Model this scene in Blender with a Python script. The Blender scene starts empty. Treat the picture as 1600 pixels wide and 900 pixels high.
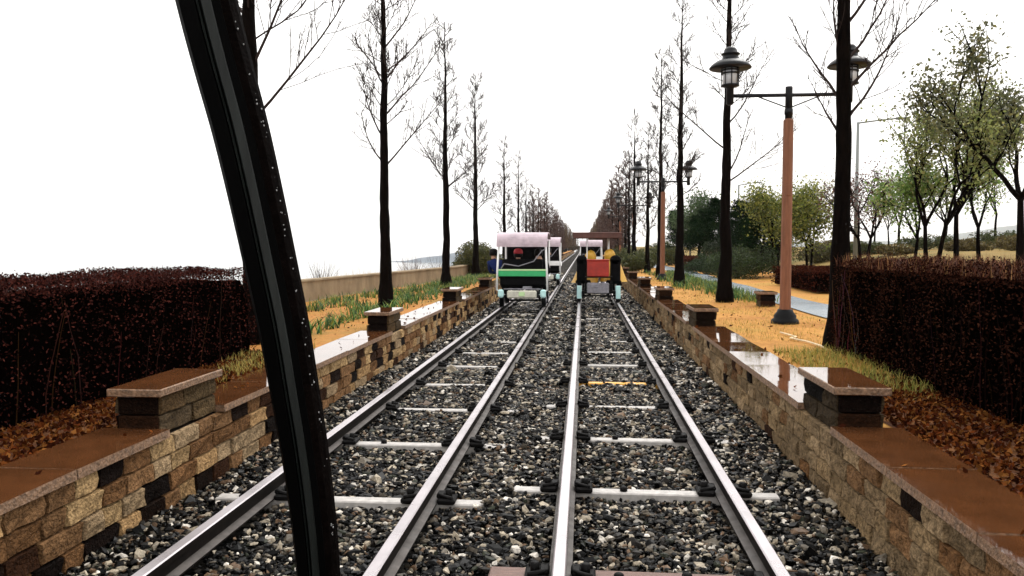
import bpy, math, random
import numpy as np
from mathutils import Vector, Matrix, noise as mnoise

SC = bpy.context.scene
C = SC.collection
rad = math.radians
PI = math.pi
rng = np.random.default_rng(11)
R = random.Random(5)

# ------------------------------------------------------------------ helpers
def tag(o, label=None, cat=None, group=None, kind=None):
    if label: o['label'] = label
    if cat: o['category'] = cat
    if group: o['group'] = group
    if kind: o['kind'] = kind
    return o

def thing(name, label, cat, loc=(0, 0, 0), rz=0.0, group=None):
    o = bpy.data.objects.new(name, None)
    o.empty_display_size = 0.1
    C.objects.link(o)
    o.location = loc
    o.rotation_euler = (0, 0, rz)
    return tag(o, label, cat, group)

def copy_tree(o, parent=None):
    c = o.copy()
    C.objects.link(c)
    if parent is not None:
        c.parent = parent
    for ch in list(o.children):
        copy_tree(ch, c)
    return c

def link_mesh(name, me, mats, parent=None, loc=None):
    for m in (mats if isinstance(mats, (list, tuple)) else [mats]):
        me.materials.append(m)
    o = bpy.data.objects.new(name, me)
    C.objects.link(o)
    if parent is not None: o.parent = parent
    if loc is not None: o.location = loc
    return o

def np_mesh(name, V, F, mats, parent=None, cols=None, mi=None, smooth=False, loc=None):
    """V (n,3), F (m,k) all faces with k corners, cols (m,3) one colour per face"""
    V = np.asarray(V, np.float32); F = np.asarray(F, np.int32)
    me = bpy.data.meshes.new(name)
    me.vertices.add(len(V)); me.vertices.foreach_set('co', V.ravel())
    k = F.shape[1]
    me.loops.add(F.size); me.loops.foreach_set('vertex_index', F.ravel())
    me.polygons.add(len(F))
    me.polygons.foreach_set('loop_start', np.arange(0, F.size, k, dtype=np.int32))
    me.polygons.foreach_set('loop_total', np.full(len(F), k, np.int32))
    if mi is not None: me.polygons.foreach_set('material_index', np.asarray(mi, np.int32))
    me.polygons.foreach_set('use_smooth', np.full(len(F), bool(smooth)))
    me.update(calc_edges=True)
    if cols is not None:
        a = me.attributes.new('col', 'FLOAT_COLOR', 'FACE')
        c4 = np.ones((len(F), 4), np.float32); c4[:, :3] = cols
        a.data.foreach_set('color', c4.ravel())
    return link_mesh(name, me, mats, parent, loc)

class MB:
    def __init__(s):
        s.v = []; s.f = []; s.m = []; s.c = []; s.s = []
        s.cur = 0; s.col = (1, 1, 1); s.sm = False
    def add(s, vs, fs, m=None, col=None, smooth=None):
        b = len(s.v); s.v.extend(vs)
        for f in fs:
            s.f.append([i + b for i in f]); s.m.append(s.cur if m is None else m)
            s.c.append(s.col if col is None else col); s.s.append(s.sm if smooth is None else smooth)
    def box(s, c, d, rz=0.0, rx=0.0, ry=0.0, ch=0.0, **k):
        hx, hy, hz = d[0] / 2, d[1] / 2, d[2] / 2
        if ch <= 0:
            vs = [(x, y, z) for z in (-hz, hz) for x, y in ((-hx, -hy), (hx, -hy), (hx, hy), (-hx, hy))]
            fs = [(3, 2, 1, 0), (4, 5, 6, 7), (0, 1, 5, 4), (1, 2, 6, 5), (2, 3, 7, 6), (3, 0, 4, 7)]
        else:   # chamfered box
            ch = min(ch, hx * .9, hy * .9, hz * .9)
            vs = []; idx = {}
            for sx in (-1, 1):
                for sy in (-1, 1):
                    for sz in (-1, 1):
                        for a in range(3):
                            p = [sx * (hx - ch), sy * (hy - ch), sz * (hz - ch)]
                            p[a] = (sx * hx, sy * hy, sz * hz)[a]
                            idx[(sx, sy, sz, a)] = len(vs); vs.append(tuple(p))
            fs = []
            for a in range(3):
                b, c2 = (a + 1) % 3, (a + 2) % 3
                for sa in (-1, 1):
                    q = []
                    for sb, sc in ((-1, -1), (1, -1), (1, 1), (-1, 1)):
                        k3 = [0, 0, 0]; k3[a] = sa; k3[b] = sb; k3[c2] = sc
                        q.append(idx[(k3[0], k3[1], k3[2], a)])
                    fs.append(q if sa > 0 else q[::-1])
                for sb in (-1, 1):
                    for sc in (-1, 1):
                        q = []
                        for sa, ax in ((-1, b), (1, b), (1, c2), (-1, c2)):
                            k3 = [0, 0, 0]; k3[a] = sa; k3[b] = sb; k3[c2] = sc
                            q.append(idx[(k3[0], k3[1], k3[2], ax)])
                        fs.append(q if sb * sc > 0 else q[::-1])
            for sx in (-1, 1):
                for sy in (-1, 1):
                    for sz in (-1, 1):
                        q = [idx[(sx, sy, sz, a)] for a in range(3)]
                        fs.append(q if sx * sy * sz > 0 else q[::-1])
        M = Matrix.Translation(c) @ Matrix.Rotation(rz, 4, 'Z') @ Matrix.Rotation(ry, 4, 'Y') @ Matrix.Rotation(rx, 4, 'X')
        s.add([tuple(M @ Vector(p)) for p in vs], fs, **k)
    def tube(s, path, r, n=8, cap=True, **k):
        path = [Vector(p) for p in path]
        rs = r if isinstance(r, (list, tuple)) else [r] * len(path)
        vs = []; up = None
        for i, p in enumerate(path):
            t = (path[min(i + 1, len(path) - 1)] - path[max(i - 1, 0)])
            t = t.normalized() if t.length > 1e-9 else Vector((0, 0, 1))
            if up is None:
                up = t.orthogonal().normalized()
            else:
                up = up - t * up.dot(t)
                up = up.normalized() if up.length > 1e-6 else t.orthogonal().normalized()
            w = t.cross(up)
            for j in range(n):
                a = 2 * PI * j / n
                vs.append(tuple(p + (up * math.cos(a) + w * math.sin(a)) * rs[i]))
        fs = []
        for i in range(len(path) - 1):
            for j in range(n):
                fs.append((i * n + j, i * n + (j + 1) % n, (i + 1) * n + (j + 1) % n, (i + 1) * n + j))
        if cap:
            fs.append(tuple(range(n - 1, -1, -1)))
            fs.append(tuple((len(path) - 1) * n + j for j in range(n)))
        k.setdefault('smooth', True)
        s.add(vs, fs, **k)
    def lathe(s, prof, n=20, c=(0, 0, 0), axis='Z', **k):
        """prof: list of (radius, height)"""
        vs = []
        for r_, h in prof:
            for j in range(n):
                a = 2 * PI * j / n
                x, y = r_ * math.cos(a), r_ * math.sin(a)
                p = (x, y, h) if axis == 'Z' else ((h, x, y) if axis == 'X' else (y, h, x))
                vs.append((p[0] + c[0], p[1] + c[1], p[2] + c[2]))
        fs = []
        for i in range(len(prof) - 1):
            for j in range(n):
                fs.append((i * n + j, i * n + (j + 1) % n, (i + 1) * n + (j + 1) % n, (i + 1) * n + j))
        if prof[0][0] > 1e-4: fs.append(tuple(range(n - 1, -1, -1)))
        if prof[-1][0] > 1e-4: fs.append(tuple((len(prof) - 1) * n + j for j in range(n)))
        k.setdefault('smooth', True)
        s.add(vs, fs, **k)
    def prism(s, prof, axis, a0, a1, ms=None, **k):
        """closed 2D outline extruded along an axis: Y -> (x,z) outline, X -> (y,z) outline"""
        n = len(prof); vs = []
        for a in (a0, a1):
            for p, q in prof:
                vs.append((p, a, q) if axis == 'Y' else ((a, p, q) if axis == 'X' else (p, q, a)))
        b = len(s.v); s.v.extend(vs)
        for j in range(n):
            s.f.append([b + j, b + (j + 1) % n, b + n + (j + 1) % n, b + n + j])
            s.m.append(ms[j] if ms else s.cur); s.c.append(k.get('col', s.col)); s.s.append(k.get('smooth', False))
        for f in (list(range(n))[::-1], list(range(n, 2 * n))):
            s.f.append([b + i for i in f]); s.m.append(ms[0] if ms else s.cur); s.c.append(k.get('col', s.col)); s.s.append(False)
    def build(s, name, mats, parent=None, loc=None, col=False, fix=False):
        me = bpy.data.meshes.new(name)
        me.from_pydata([tuple(p) for p in s.v], [], s.f)
        me.polygons.foreach_set('material_index', s.m)
        me.polygons.foreach_set('use_smooth', s.s)
        if col:
            a = me.attributes.new('col', 'FLOAT_COLOR', 'FACE')
            c4 = np.ones((len(s.f), 4), np.float32); c4[:, :3] = np.array(s.c)
            a.data.foreach_set('color', c4.ravel())
        me.update()
        if fix:
            import bmesh
            bm = bmesh.new(); bm.from_mesh(me); bmesh.ops.recalc_face_normals(bm, faces=bm.faces); bm.to_mesh(me); bm.free()
        return link_mesh(name, me, mats, parent, loc)

# ------------------------------------------------------------------ materials
ALB = 1.55
def tone(c):
    return c if c is None or max(c) < .02 else tuple(min(.86, v * ALB) for v in c)
def mat(name, col=(.5, .5, .5), rough=.6, metal=0.0, spec=.5, var=0.0, vscale=8.0, col2=None, bump=0.0, bscale=40.0,
        attr=False, coat=0.0, stretch=None, transl=0.0, rvar=0.0):
    col, col2 = tone(col), tone(col2)
    m = bpy.data.materials.new(name); m.use_nodes = True
    nt = m.node_tree; N = nt.nodes; L = nt.links
    b = N['Principled BSDF']
    b.inputs['Roughness'].default_value = rough
    b.inputs['Metallic'].default_value = metal
    b.inputs['Specular IOR Level'].default_value = spec
    b.inputs['Coat Weight'].default_value = coat
    b.inputs['Coat Roughness'].default_value = .05
    tc = N.new('ShaderNodeTexCoord')
    vec = tc.outputs['Object']
    if stretch:
        mp = N.new('ShaderNodeMapping'); mp.inputs['Scale'].default_value = stretch
        L.new(vec, mp.inputs['Vector']); vec = mp.outputs['Vector']
    base = None
    if attr:
        at = N.new('ShaderNodeAttribute'); at.attribute_name = 'col'; base = at.outputs['Color']
    if var > 0 or col2 is not None:
        nz = N.new('ShaderNodeTexNoise'); nz.inputs['Scale'].default_value = vscale; nz.inputs['Detail'].default_value = 6
        nz.inputs['Roughness'].default_value = .65
        L.new(vec, nz.inputs['Vector'])
        mr = N.new('ShaderNodeMapRange'); mr.inputs['From Min'].default_value = .32; mr.inputs['From Max'].default_value = .68
        L.new(nz.outputs['Fac'], mr.inputs['Value'])
        mx = N.new('ShaderNodeMix'); mx.data_type = 'RGBA'
        L.new(mr.outputs['Result'], mx.inputs['Factor'])
        if col2 is not None and not attr:
            mx.inputs['A'].default_value = (*col, 1); mx.inputs['B'].default_value = (*col2, 1)
            base = mx.outputs['Result']
        else:
            mr.inputs['To Min'].default_value = 1 - var; mr.inputs['To Max'].default_value = 1 + var
            m2 = N.new('ShaderNodeMix'); m2.data_type = 'RGBA'; m2.blend_type = 'MULTIPLY'; m2.inputs['Factor'].default_value = 1
            if base is not None: L.new(base, m2.inputs['A'])
            else: m2.inputs['A'].default_value = (*col, 1)
            cb = N.new('ShaderNodeCombineColor')
            for i in range(3): L.new(mr.outputs['Result'], cb.inputs[i])
            L.new(cb.outputs['Color'], m2.inputs['B']); base = m2.outputs['Result']
            N.remove(mx)
    if base is not None: L.new(base, b.inputs['Base Color'])
    else: b.inputs['Base Color'].default_value = (*col, 1)
    if rvar > 0:
        n3 = N.new('ShaderNodeTexNoise'); n3.inputs['Scale'].default_value = vscale * .7; n3.inputs['Detail'].default_value = 4
        L.new(vec, n3.inputs['Vector'])
        r3 = N.new('ShaderNodeMapRange'); r3.inputs['From Min'].default_value = .35; r3.inputs['From Max'].default_value = .65
        r3.inputs['To Min'].default_value = rough; r3.inputs['To Max'].default_value = min(1, rough + rvar)
        L.new(n3.outputs['Fac'], r3.inputs['Value']); L.new(r3.outputs['Result'], b.inputs['Roughness'])
    if bump > 0:
        n2 = N.new('ShaderNodeTexNoise'); n2.inputs['Scale'].default_value = bscale; n2.inputs['Detail'].default_value = 5
        L.new(vec, n2.inputs['Vector'])
        bp = N.new('ShaderNodeBump'); bp.inputs['Strength'].default_value = bump; bp.inputs['Distance'].default_value = .02
        L.new(n2.outputs['Fac'], bp.inputs['Height']); L.new(bp.outputs['Normal'], b.inputs['Normal'])
    if transl > 0:
        b.inputs['Transmission Weight'].default_value = 0
        tr = N.new('ShaderNodeBsdfTranslucent')
        if base is not None: L.new(base, tr.inputs['Color'])
        else: tr.inputs['Color'].default_value = (*col, 1)
        ms = N.new('ShaderNodeMixShader'); ms.inputs['Fac'].default_value = transl
        L.new(b.outputs['BSDF'], ms.inputs[1]); L.new(tr.outputs['BSDF'], ms.inputs[2])
        L.new(ms.outputs['Shader'], N['Material Output'].inputs['Surface'])
    return m

M = {}
M['stone'] = mat('ballast_stone', attr=True, rough=.4, spec=.10, var=.5, vscale=60)
M['block'] = mat('wall_block', attr=True, rough=.8, spec=.06, var=.6, vscale=34, bump=1.0, bscale=70)
M['mortar'] = mat('wall_backing', (.02, .014, .01), rough=.9, spec=.1)
M['coping'] = mat('wet_coping', (.070, .026, .0095), rough=.02, spec=1.0, col2=(.042, .016, .006), vscale=5, bump=.012, bscale=9, rvar=.05)
M['coping_edge'] = mat('coping_edge', (.13, .075, .042), rough=.6, var=.6, vscale=40, bump=.7, bscale=60)
M['rail_top'] = mat('rail_top', (.33, .305, .315), rough=.25, metal=.8, var=.12, vscale=3, rvar=.12)
M['rail_web'] = mat('rail_web', (.008, .006, .005), rough=.6, spec=.1, var=.6, vscale=20)
M['rail_foot'] = mat('rail_foot', (.045, .038, .034), rough=.5, metal=.2, var=.35, vscale=14, rvar=.2)
M['sleeper'] = mat('sleeper_steel', (.27, .255, .24), rough=.45, metal=.1, var=.25, vscale=18, rvar=.2)
M['sleeper_y'] = mat('sleeper_yellow', (.50, .25, .035), rough=.45, var=.25, vscale=18)
M['sleeper_w'] = mat('sleeper_wood', (.10, .055, .042), rough=.5, var=.45, vscale=9, stretch=(1, 14, 14), bump=.4, bscale=30)
M['clamp'] = mat('clamp_iron', (.004, .0035, .0035), rough=.6, spec=.12, var=.4, vscale=60)
M['bark'] = mat('wet_bark', (.0012, .0009, .0008), rough=.85, spec=.02, col2=(.006, .0038, .0028), vscale=26, stretch=(1, 1, .25), bump=.9, bscale=30)
M['twig'] = mat('twig', (.022, .016, .014), rough=.9, spec=.03)
M['twig_red'] = mat('twig_budding', (.050, .031, .026), rough=.8, spec=.1, var=.4, vscale=2)
M['twig_olive'] = mat('twig_olive', (.06, .04, .018), rough=.8, spec=.1, var=.4, vscale=2)
M['leaf'] = mat('leaf', attr=True, rough=.5, spec=.25, transl=.3)
M['leaf_matte'] = mat('leaf_matte', attr=True, rough=.95, spec=.0)
M['grass'] = mat('grass_blade', attr=True, rough=.6, spec=.15, transl=.25)
M['hedge_shade'] = mat('hedge_inner_shade', (.0010, .0005, .0004), rough=.95, spec=0)
M['concrete'] = mat('sea_wall_concrete', (.21, .165, .105), rough=.85, spec=.1, col2=(.12, .09, .058), vscale=2.2, stretch=(1, 1, .5), bump=.3, bscale=30)
M['black'] = mat('black_paint', (.004, .0045, .005), rough=.5, spec=.12)
M['lampblack'] = mat('lamp_black', (.008, .009, .011), rough=.35, spec=.2)
M['post'] = mat('post_brown', (.125, .052, .028), rough=.55, spec=.2, var=.25, vscale=9, stretch=(3, 3, .4), bump=.15, bscale=60)
M['glass'] = mat('lamp_glass', (.40, .41, .43), rough=.2, spec=.5)
M['galv'] = mat('galvanised', (.14, .15, .145), rough=.5, metal=.3)
M['white'] = mat('white_paint', (.80, .78, .80), rough=.35, var=.06, vscale=6)
M['canvas'] = mat('roof_canvas', (.31, .25, .28), rough=.6, var=.22, vscale=5, bump=.5, bscale=7)
M['green'] = mat('green_band', (.02, .27, .09), rough=.4, var=.1)
M['palegreen'] = mat('pale_green_edge', (.36, .50, .26), rough=.4)
M['bumper'] = mat('bumper_plate', (.38, .37, .31), rough=.5, var=.25, vscale=7)
M['guard'] = mat('wheel_guard', (.36, .56, .55), rough=.3, var=.1)
M['brownroof'] = mat('brown_canopy', (.055, .02, .014), rough=.6, var=.3, vscale=5)
M['redbox'] = mat('red_box', (.24, .014, .006), rough=.4, var=.25, vscale=6)
M['greymetal'] = mat('grey_metal', (.17, .165, .185), rough=.45, metal=.3, var=.3, vscale=9)
M['seatblack'] = mat('seat_vinyl', (.0025, .0025, .003), rough=.6, spec=.06)
M['skin'] = mat('skin', (.30, .17, .11), rough=.55)
M['navy'] = mat('navy_cloth', (.006, .012, .055), rough=.8, spec=.1)
M['darkcloth'] = mat('dark_cloth', (.005, .005, .006), rough=.9, spec=.04)
M['redcloth'] = mat('red_cloth', (.28, .014, .022), rough=.7)
M['poncho'] = mat('yellow_poncho', (.40, .225, .025), rough=.4, var=.15, vscale=9, bump=.3, bscale=14)
M['hair'] = mat('hair', (.004, .003, .003), rough=.6, spec=.1)
M['pole'] = mat('canopy_pole_black', (.0010, .0010, .0010), rough=.5, spec=.015, var=.3, vscale=30, stretch=(1, 1, .1))
M['pole_reflection'] = mat('canopy_pole_reflection', (.009, .011, .010), rough=.35, spec=.16, var=.45, vscale=25, stretch=(6, 6, .25))  # lighter streak tone: sky reflection on the pole put into colour
M['pole_edge'] = mat('canopy_pole_edge', (.0022, .0014, .0012), rough=.8, spec=.01, var=.5, vscale=60, bump=.2, bscale=200)
M['drop'] = mat('rain_drop', (.20, .20, .20), rough=.05, spec=.6)
M['haze_hill'] = mat('hill_wood', (.05, .07, .075), rough=.9, spec=0, var=.3, vscale=.02)
M['building'] = mat('far_building', (.45, .46, .48), rough=.8)

def water_mat():
    m = bpy.data.materials.new('sea_water'); m.use_nodes = True
    N = m.node_tree.nodes; L = m.node_tree.links; b = N['Principled BSDF']
    b.inputs['Base Color'].default_value = (.18, .19, .18, 1); b.inputs['Roughness'].default_value = .12
    tc = N.new('ShaderNodeTexCoord'); nz = N.new('ShaderNodeTexNoise'); nz.inputs['Scale'].default_value = .5; nz.inputs['Detail'].default_value = 4
    L.new(tc.outputs['Object'], nz.inputs['Vector'])
    bp = N.new('ShaderNodeBump'); bp.inputs['Strength'].default_value = .15; bp.inputs['Distance'].default_value = .1
    L.new(nz.outputs['Fac'], bp.inputs['Height']); L.new(bp.outputs['Normal'], b.inputs['Normal'])
    return m
M['water'] = water_mat()

def ground_mat(name, cols, scale=.5, fine=(18, .35), rough=.9, spec=.15, bump=.6):
    """three earth/grass tones mixed by patchy noise, plus fine speckle"""
    cols = [tone(c) for c in cols]
    m = bpy.data.materials.new(name); m.use_nodes = True
    N = m.node_tree.nodes; L = m.node_tree.links; b = N['Principled BSDF']
    b.inputs['Roughness'].default_value = rough; b.inputs['Specular IOR Level'].default_value = spec
    tc = N.new('ShaderNodeTexCoord')
    n1 = N.new('ShaderNodeTexNoise'); n1.inputs['Scale'].default_value = scale; n1.inputs['Detail'].default_value = 8; n1.inputs['Roughness'].default_value = .7
    L.new(tc.outputs['Object'], n1.inputs['Vector'])
    cr = N.new('ShaderNodeValToRGB'); e = cr.color_ramp.elements
    e[0].position = .36; e[0].color = (*cols[0], 1); e[1].position = .64; e[1].color = (*cols[2], 1)
    x = e.new(.5); x.color = (*cols[1], 1)
    L.new(n1.outputs['Fac'], cr.inputs['Fac'])
    n2 = N.new('ShaderNodeTexNoise'); n2.inputs['Scale'].default_value = fine[0]; n2.inputs['Detail'].default_value = 6; n2.inputs['Roughness'].default_value = .75
    L.new(tc.outputs['Object'], n2.inputs['Vector'])
    mr = N.new('ShaderNodeMapRange'); mr.inputs['From Min'].default_value = .3; mr.inputs['From Max'].default_value = .7
    mr.inputs['To Min'].default_value = 1 - fine[1]; mr.inputs['To Max'].default_value = 1 + fine[1]
    L.new(n2.outputs['Fac'], mr.inputs['Value'])
    cb = N.new('ShaderNodeCombineColor')
    for i in range(3): L.new(mr.outputs['Result'], cb.inputs[i])
    mx = N.new('ShaderNodeMix'); mx.data_type = 'RGBA'; mx.blend_type = 'MULTIPLY'; mx.inputs['Factor'].default_value = 1
    L.new(cr.outputs['Color'], mx.inputs['A']); L.new(cb.outputs['Color'], mx.inputs['B'])
    L.new(mx.outputs['Result'], b.inputs['Base Color'])
    bp = N.new('ShaderNodeBump'); bp.inputs['Strength'].default_value = bump; bp.inputs['Distance'].default_value = .03
    L.new(n2.outputs['Fac'], bp.inputs['Height']); L.new(bp.outputs['Normal'], b.inputs['Normal'])
    return m
M['earth'] = ground_mat('sandy_earth', ((.22, .088, .02), (.25, .115, .028), (.17, .105, .025)), .6)
M['earth_r'] = ground_mat('straw_earth', ((.235, .105, .025), (.30, .148, .036), (.24, .145, .032)), .5)
M['path'] = ground_mat('path_paving', ((.12, .15, .175), (.155, .18, .20), (.105, .125, .145)), .8, (30, .15), rough=.25, spec=.5, bump=.1)
def ballast_mat():
    m = bpy.data.materials.new('ballast_bed'); m.use_nodes = True
    N = m.node_tree.nodes; L = m.node_tree.links; b = N['Principled BSDF']
    tc = N.new('ShaderNodeTexCoord')
    vo = N.new('ShaderNodeTexVoronoi'); vo.inputs['Scale'].default_value = 17
    L.new(tc.outputs['Object'], vo.inputs['Vector'])
    hs = N.new('ShaderNodeSeparateColor'); L.new(vo.outputs['Color'], hs.inputs['Color'])
    cr = N.new('ShaderNodeValToRGB'); e = cr.color_ramp.elements
    e[0].position = 0; e[0].color = (.003, .003, .003, 1); e[1].position = 1; e[1].color = (.2, .18, .15, 1)
    x = e.new(.6); x.color = (.014, .013, .012, 1); x = e.new(.88); x.color = (.05, .044, .036, 1)
    L.new(hs.outputs['Red'], cr.inputs['Fac']); L.new(cr.outputs['Color'], b.inputs['Base Color'])
    b.inputs['Roughness'].default_value = .9; b.inputs['Specular IOR Level'].default_value = .05
    bp = N.new('ShaderNodeBump'); bp.inputs['Strength'].default_value = 1; bp.inputs['Distance'].default_value = .05; bp.invert = True
    L.new(vo.outputs['Distance'], bp.inputs['Height']); L.new(bp.outputs['Normal'], b.inputs['Normal'])
    return m
M['ballast'] = ballast_mat()

# ------------------------------------------------------------------ camera and light
CAM_Z = 1.45
cam = bpy.data.cameras.new('camera'); cam.lens = 28.1; cam.sensor_width = 36
cam.clip_start = .05; cam.clip_end = 8000
co = bpy.data.objects.new('camera', cam); C.objects.link(co); SC.camera = co
co.location = (0, 0, CAM_Z)
co.rotation_euler = (rad(90 - 2.977), 0, rad(5.113))

w = bpy.data.worlds.new('World'); SC.world = w; w.use_nodes = True
N = w.node_tree.nodes; L = w.node_tree.links
bg = N['Background']
sky = N.new('ShaderNodeTexSky'); sky.sky_type = 'NISHITA'; sky.sun_disc = False
SUN_EL, SUN_AZ = 52, 25          # azimuth clockwise from +Y
sky.sun_elevation = rad(SUN_EL); sky.sun_rotation = rad(SUN_AZ)
sky.air_density = 1.5; sky.dust_density = 6; sky.ozone_density = 1
hsv = N.new('ShaderNodeHueSaturation'); hsv.inputs['Saturation'].default_value = .06
L.new(sky.outputs['Color'], hsv.inputs['Color'])
mx = N.new('ShaderNodeMix'); mx.data_type = 'RGBA'; mx.inputs['Factor'].default_value = .7
L.new(hsv.outputs['Color'], mx.inputs['A']); mx.inputs['B'].default_value = (10.3, 10.05, 9.8, 1)   # even cloud layer
L.new(mx.outputs['Result'], bg.inputs['Color']); bg.inputs['Strength'].default_value = .10

sl = bpy.data.lights.new('sun', 'SUN'); sl.energy = .7; sl.angle = rad(30); sl.color = (1, .97, .92)
so = bpy.data.objects.new('sun', sl); C.objects.link(so)
sd = Vector((math.sin(rad(SUN_AZ)) * math.cos(rad(SUN_EL)), math.cos(rad(SUN_AZ)) * math.cos(rad(SUN_EL)), math.sin(rad(SUN_EL))))
so.rotation_euler = sd.to_track_quat('Z', 'Y').to_euler(); so.location = (0, 0, 30)
SC.view_settings.view_transform = 'Standard'; SC.view_settings.look = 'None'
SC.view_settings.exposure = 1.02; SC.view_settings.gamma = 1.0; SC.view_settings.use_curve_mapping = False
SC.cycles.max_bounces = 6; SC.cycles.diffuse_bounces = 3; SC.cycles.volume_bounces = 1
SC.cycles.use_denoising = True

# ------------------------------------------------------------------ terrain
XL, XR = -2.54, 1.56             # wall faces
Z_B, Z_C = -.15, .335            # ballast level, coping top
def sstep(a, b, x):
    t = np.clip((x - a) / (b - a), 0, 1); return t * t * (3 - 2 * t)
def wall_x(y):                   # sea wall line
    return np.where(y < 31, -6.48 + .122 * (np.minimum(y, 31) - 17.87), -4.88)
def gz(x, y):                    # garden ground height
    x = np.asarray(x, float); y = np.asarray(y, float)
    right = .315 + .95 * sstep(5.6, 13, x) + .55 * sstep(13, 24, x) * (1 - sstep(45, 80, y))
    right = right - 2.2 * sstep(60, 160, x)
    left = .315 - .15 * sstep(-3.0, -5.5, x) if False else .315 - .15 * np.clip((-3.0 - x) / 3.0, 0, 1)
    und = .02 * np.sin(x * 1.7 + y * .9) * np.sin(y * .6 - x * .4)
    return np.where(x > 0, right + und * np.clip((x - 2.2), 0, 1), left + und * np.clip((-3.2 - x), 0, 1))
def sheet(name, xs, ys, zf, m):
    X, Y = np.meshgrid(xs, ys); Z = zf(X, Y)
    V = np.stack([X, Y, Z], -1).reshape(-1, 3); nx, ny = len(xs), len(ys)
    i = (np.arange(ny - 1)[:, None] * nx + np.arange(nx - 1)[None]).ravel()
    F = np.stack([i, i + 1, i + nx + 1, i + nx], 1)
    return tag(np_mesh(name, V, F, m, smooth=True), kind='structure')
ysn = np.concatenate([np.arange(-12, 40, .4), np.arange(40, 120, 2), np.geomspace(120, 6000, 28)])
sheet('ballast_bed', np.linspace(XL + .0, XR, 22), ysn, lambda X, Y: Z_B - .03 + .012 * np.sin(X * 5 + Y * 3) * np.sin(Y * 4.1 - X), M['ballast'])
sheet('right_ground', np.arange(1.86, 7.51, .3), ysn, gz, M['earth_r'])
M['bank'] = ground_mat('grass_bank', ((.11, .080, .022), (.16, .105, .032), (.075, .075, .02)), .35, (14, .45))
sheet('right_bank', np.concatenate([np.arange(7.56 - .3, 14, .3), np.arange(14, 40, 1.5), np.geomspace(40, 6000, 26)]), ysn, lambda X, Y: gz(X, Y) + .006, M['bank'])
ls = []
def left_sheet():
    t = np.linspace(0, 1, 18); Y = ysn[ysn < 900]
    x0 = -2.84; XX = x0 + (wall_x(Y)[:, None] - x0) * t[None]; YY = np.repeat(Y[:, None], len(t), 1)
    V = np.stack([XX, YY, gz(XX, YY)], -1).reshape(-1, 3); nx, ny = len(t), len(Y)
    i = (np.arange(ny - 1)[:, None] * nx + np.arange(nx - 1)[None]).ravel()
    tag(np_mesh('left_ground', V, np.stack([i + 1, i, i + nx, i + nx + 1], 1), M['earth'], smooth=True), kind='structure')
    # shore bank falling away beyond the sea wall
    t = np.linspace(0, 1, 10); XX = wall_x(Y)[:, None] - .1 - 30 * t[None] ** 1.5
    ZZ = (.2 - 9.5 * t[None] ** .9) + 0 * XX
    V = np.stack([XX, np.repeat(Y[:, None], len(t), 1), ZZ], -1).reshape(-1, 3); nx = len(t)
    i = (np.arange(ny - 1)[:, None] * nx + np.arange(nx - 1)[None]).ravel()
    tag(np_mesh('shore_bank', V, np.stack([i + 1, i, i + nx, i + nx + 1], 1), M['earth'], smooth=True), kind='structure')
left_sheet()
sheet('sea_water', np.array([-6000, -600, -100, -15]), np.array([-300, 0, 300, 1200, 6000]), lambda X, Y: X * 0 - 8.5, M['water'])
# garden path, a thin paved sheet with soft edges following the ground
def path():
    Y = np.arange(4, 60, .5); c = 4.25 + .12 * np.sin(Y * .21) + .0 * Y; hw = .52
    t = np.linspace(-1, 1, 6); X = c[:, None] + hw * t[None]; YY = np.repeat(Y[:, None], 6, 1)
    V = np.stack([X, YY, gz(X, YY) + .02], -1).reshape(-1, 3)
    i = (np.arange(len(Y) - 1)[:, None] * 6 + np.arange(5)[None]).ravel()
    tag(np_mesh('garden_path', V, np.stack([i, i + 1, i + 7, i + 6], 1), M['path'], smooth=True), kind='structure')
path()

# far land
def ridge(name, pts, depth, base, label, cat, m):
    """rounded hill: a crest line swept to a low apron in front and behind"""
    V = []; n = len(pts)
    for dy, k in ((-depth, 0), (-depth * .55, .55), (-depth * .2, .9), (0, 1), (depth * .3, .8), (depth, 0)):
        for x, y, z in pts:
            V.append((x, y + dy, base + (z - base) * k + (mnoise.noise((x * .02, dy * .05, z)) * .06 * (z - base) if 0 < k < 1 else 0)))
    F = [(r * n + i, r * n + i + 1, (r + 1) * n + i + 1, (r + 1) * n + i) for r in range(5) for i in range(n - 1)]
    o = np_mesh(name, V, F, m, smooth=True); tag(o, kind='structure'); return o
px = np.linspace(600, 6000, 40)
ridge('far_hills', [(x, 4600, 15 + 170 * float(sstep(1300, 3200, x)) + 36 * mnoise.noise((x * .003, 3, 0)) + 20 * mnoise.noise((x * .01, 3, 0))) for x in px], 720, -3, '', '', M['haze_hill'])
px = np.linspace(-125, -50, 24)
ridge('far_shore', [(x, 520, -8.3 + 5.4 * float(sstep(-125, -80, x)) + 1.2 * mnoise.noise((x * .08, 7, 0))) for x in px], 30, -8.6, '', '', mat('mud_shore', (.10, .115, .13), rough=.9, spec=.1, var=.3, vscale=.05))
t = thing('far_building', 'pale hazy tower block on the far shore beyond the left trees', 'building', (-76, 520, -4))
b = MB(); b.box((0, 0, 3.5), (5, 5, 8.4)); b.box((.8, 0, 8.1), (2, 3, .8)); b.build('wall', M['building'], t)
for k in range(4):
    b = MB(); b.box((0, -2.53, 1.6 + k * 1.5), (4.2, .1, .6)); b.build('window', M['galv'], t)

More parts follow.
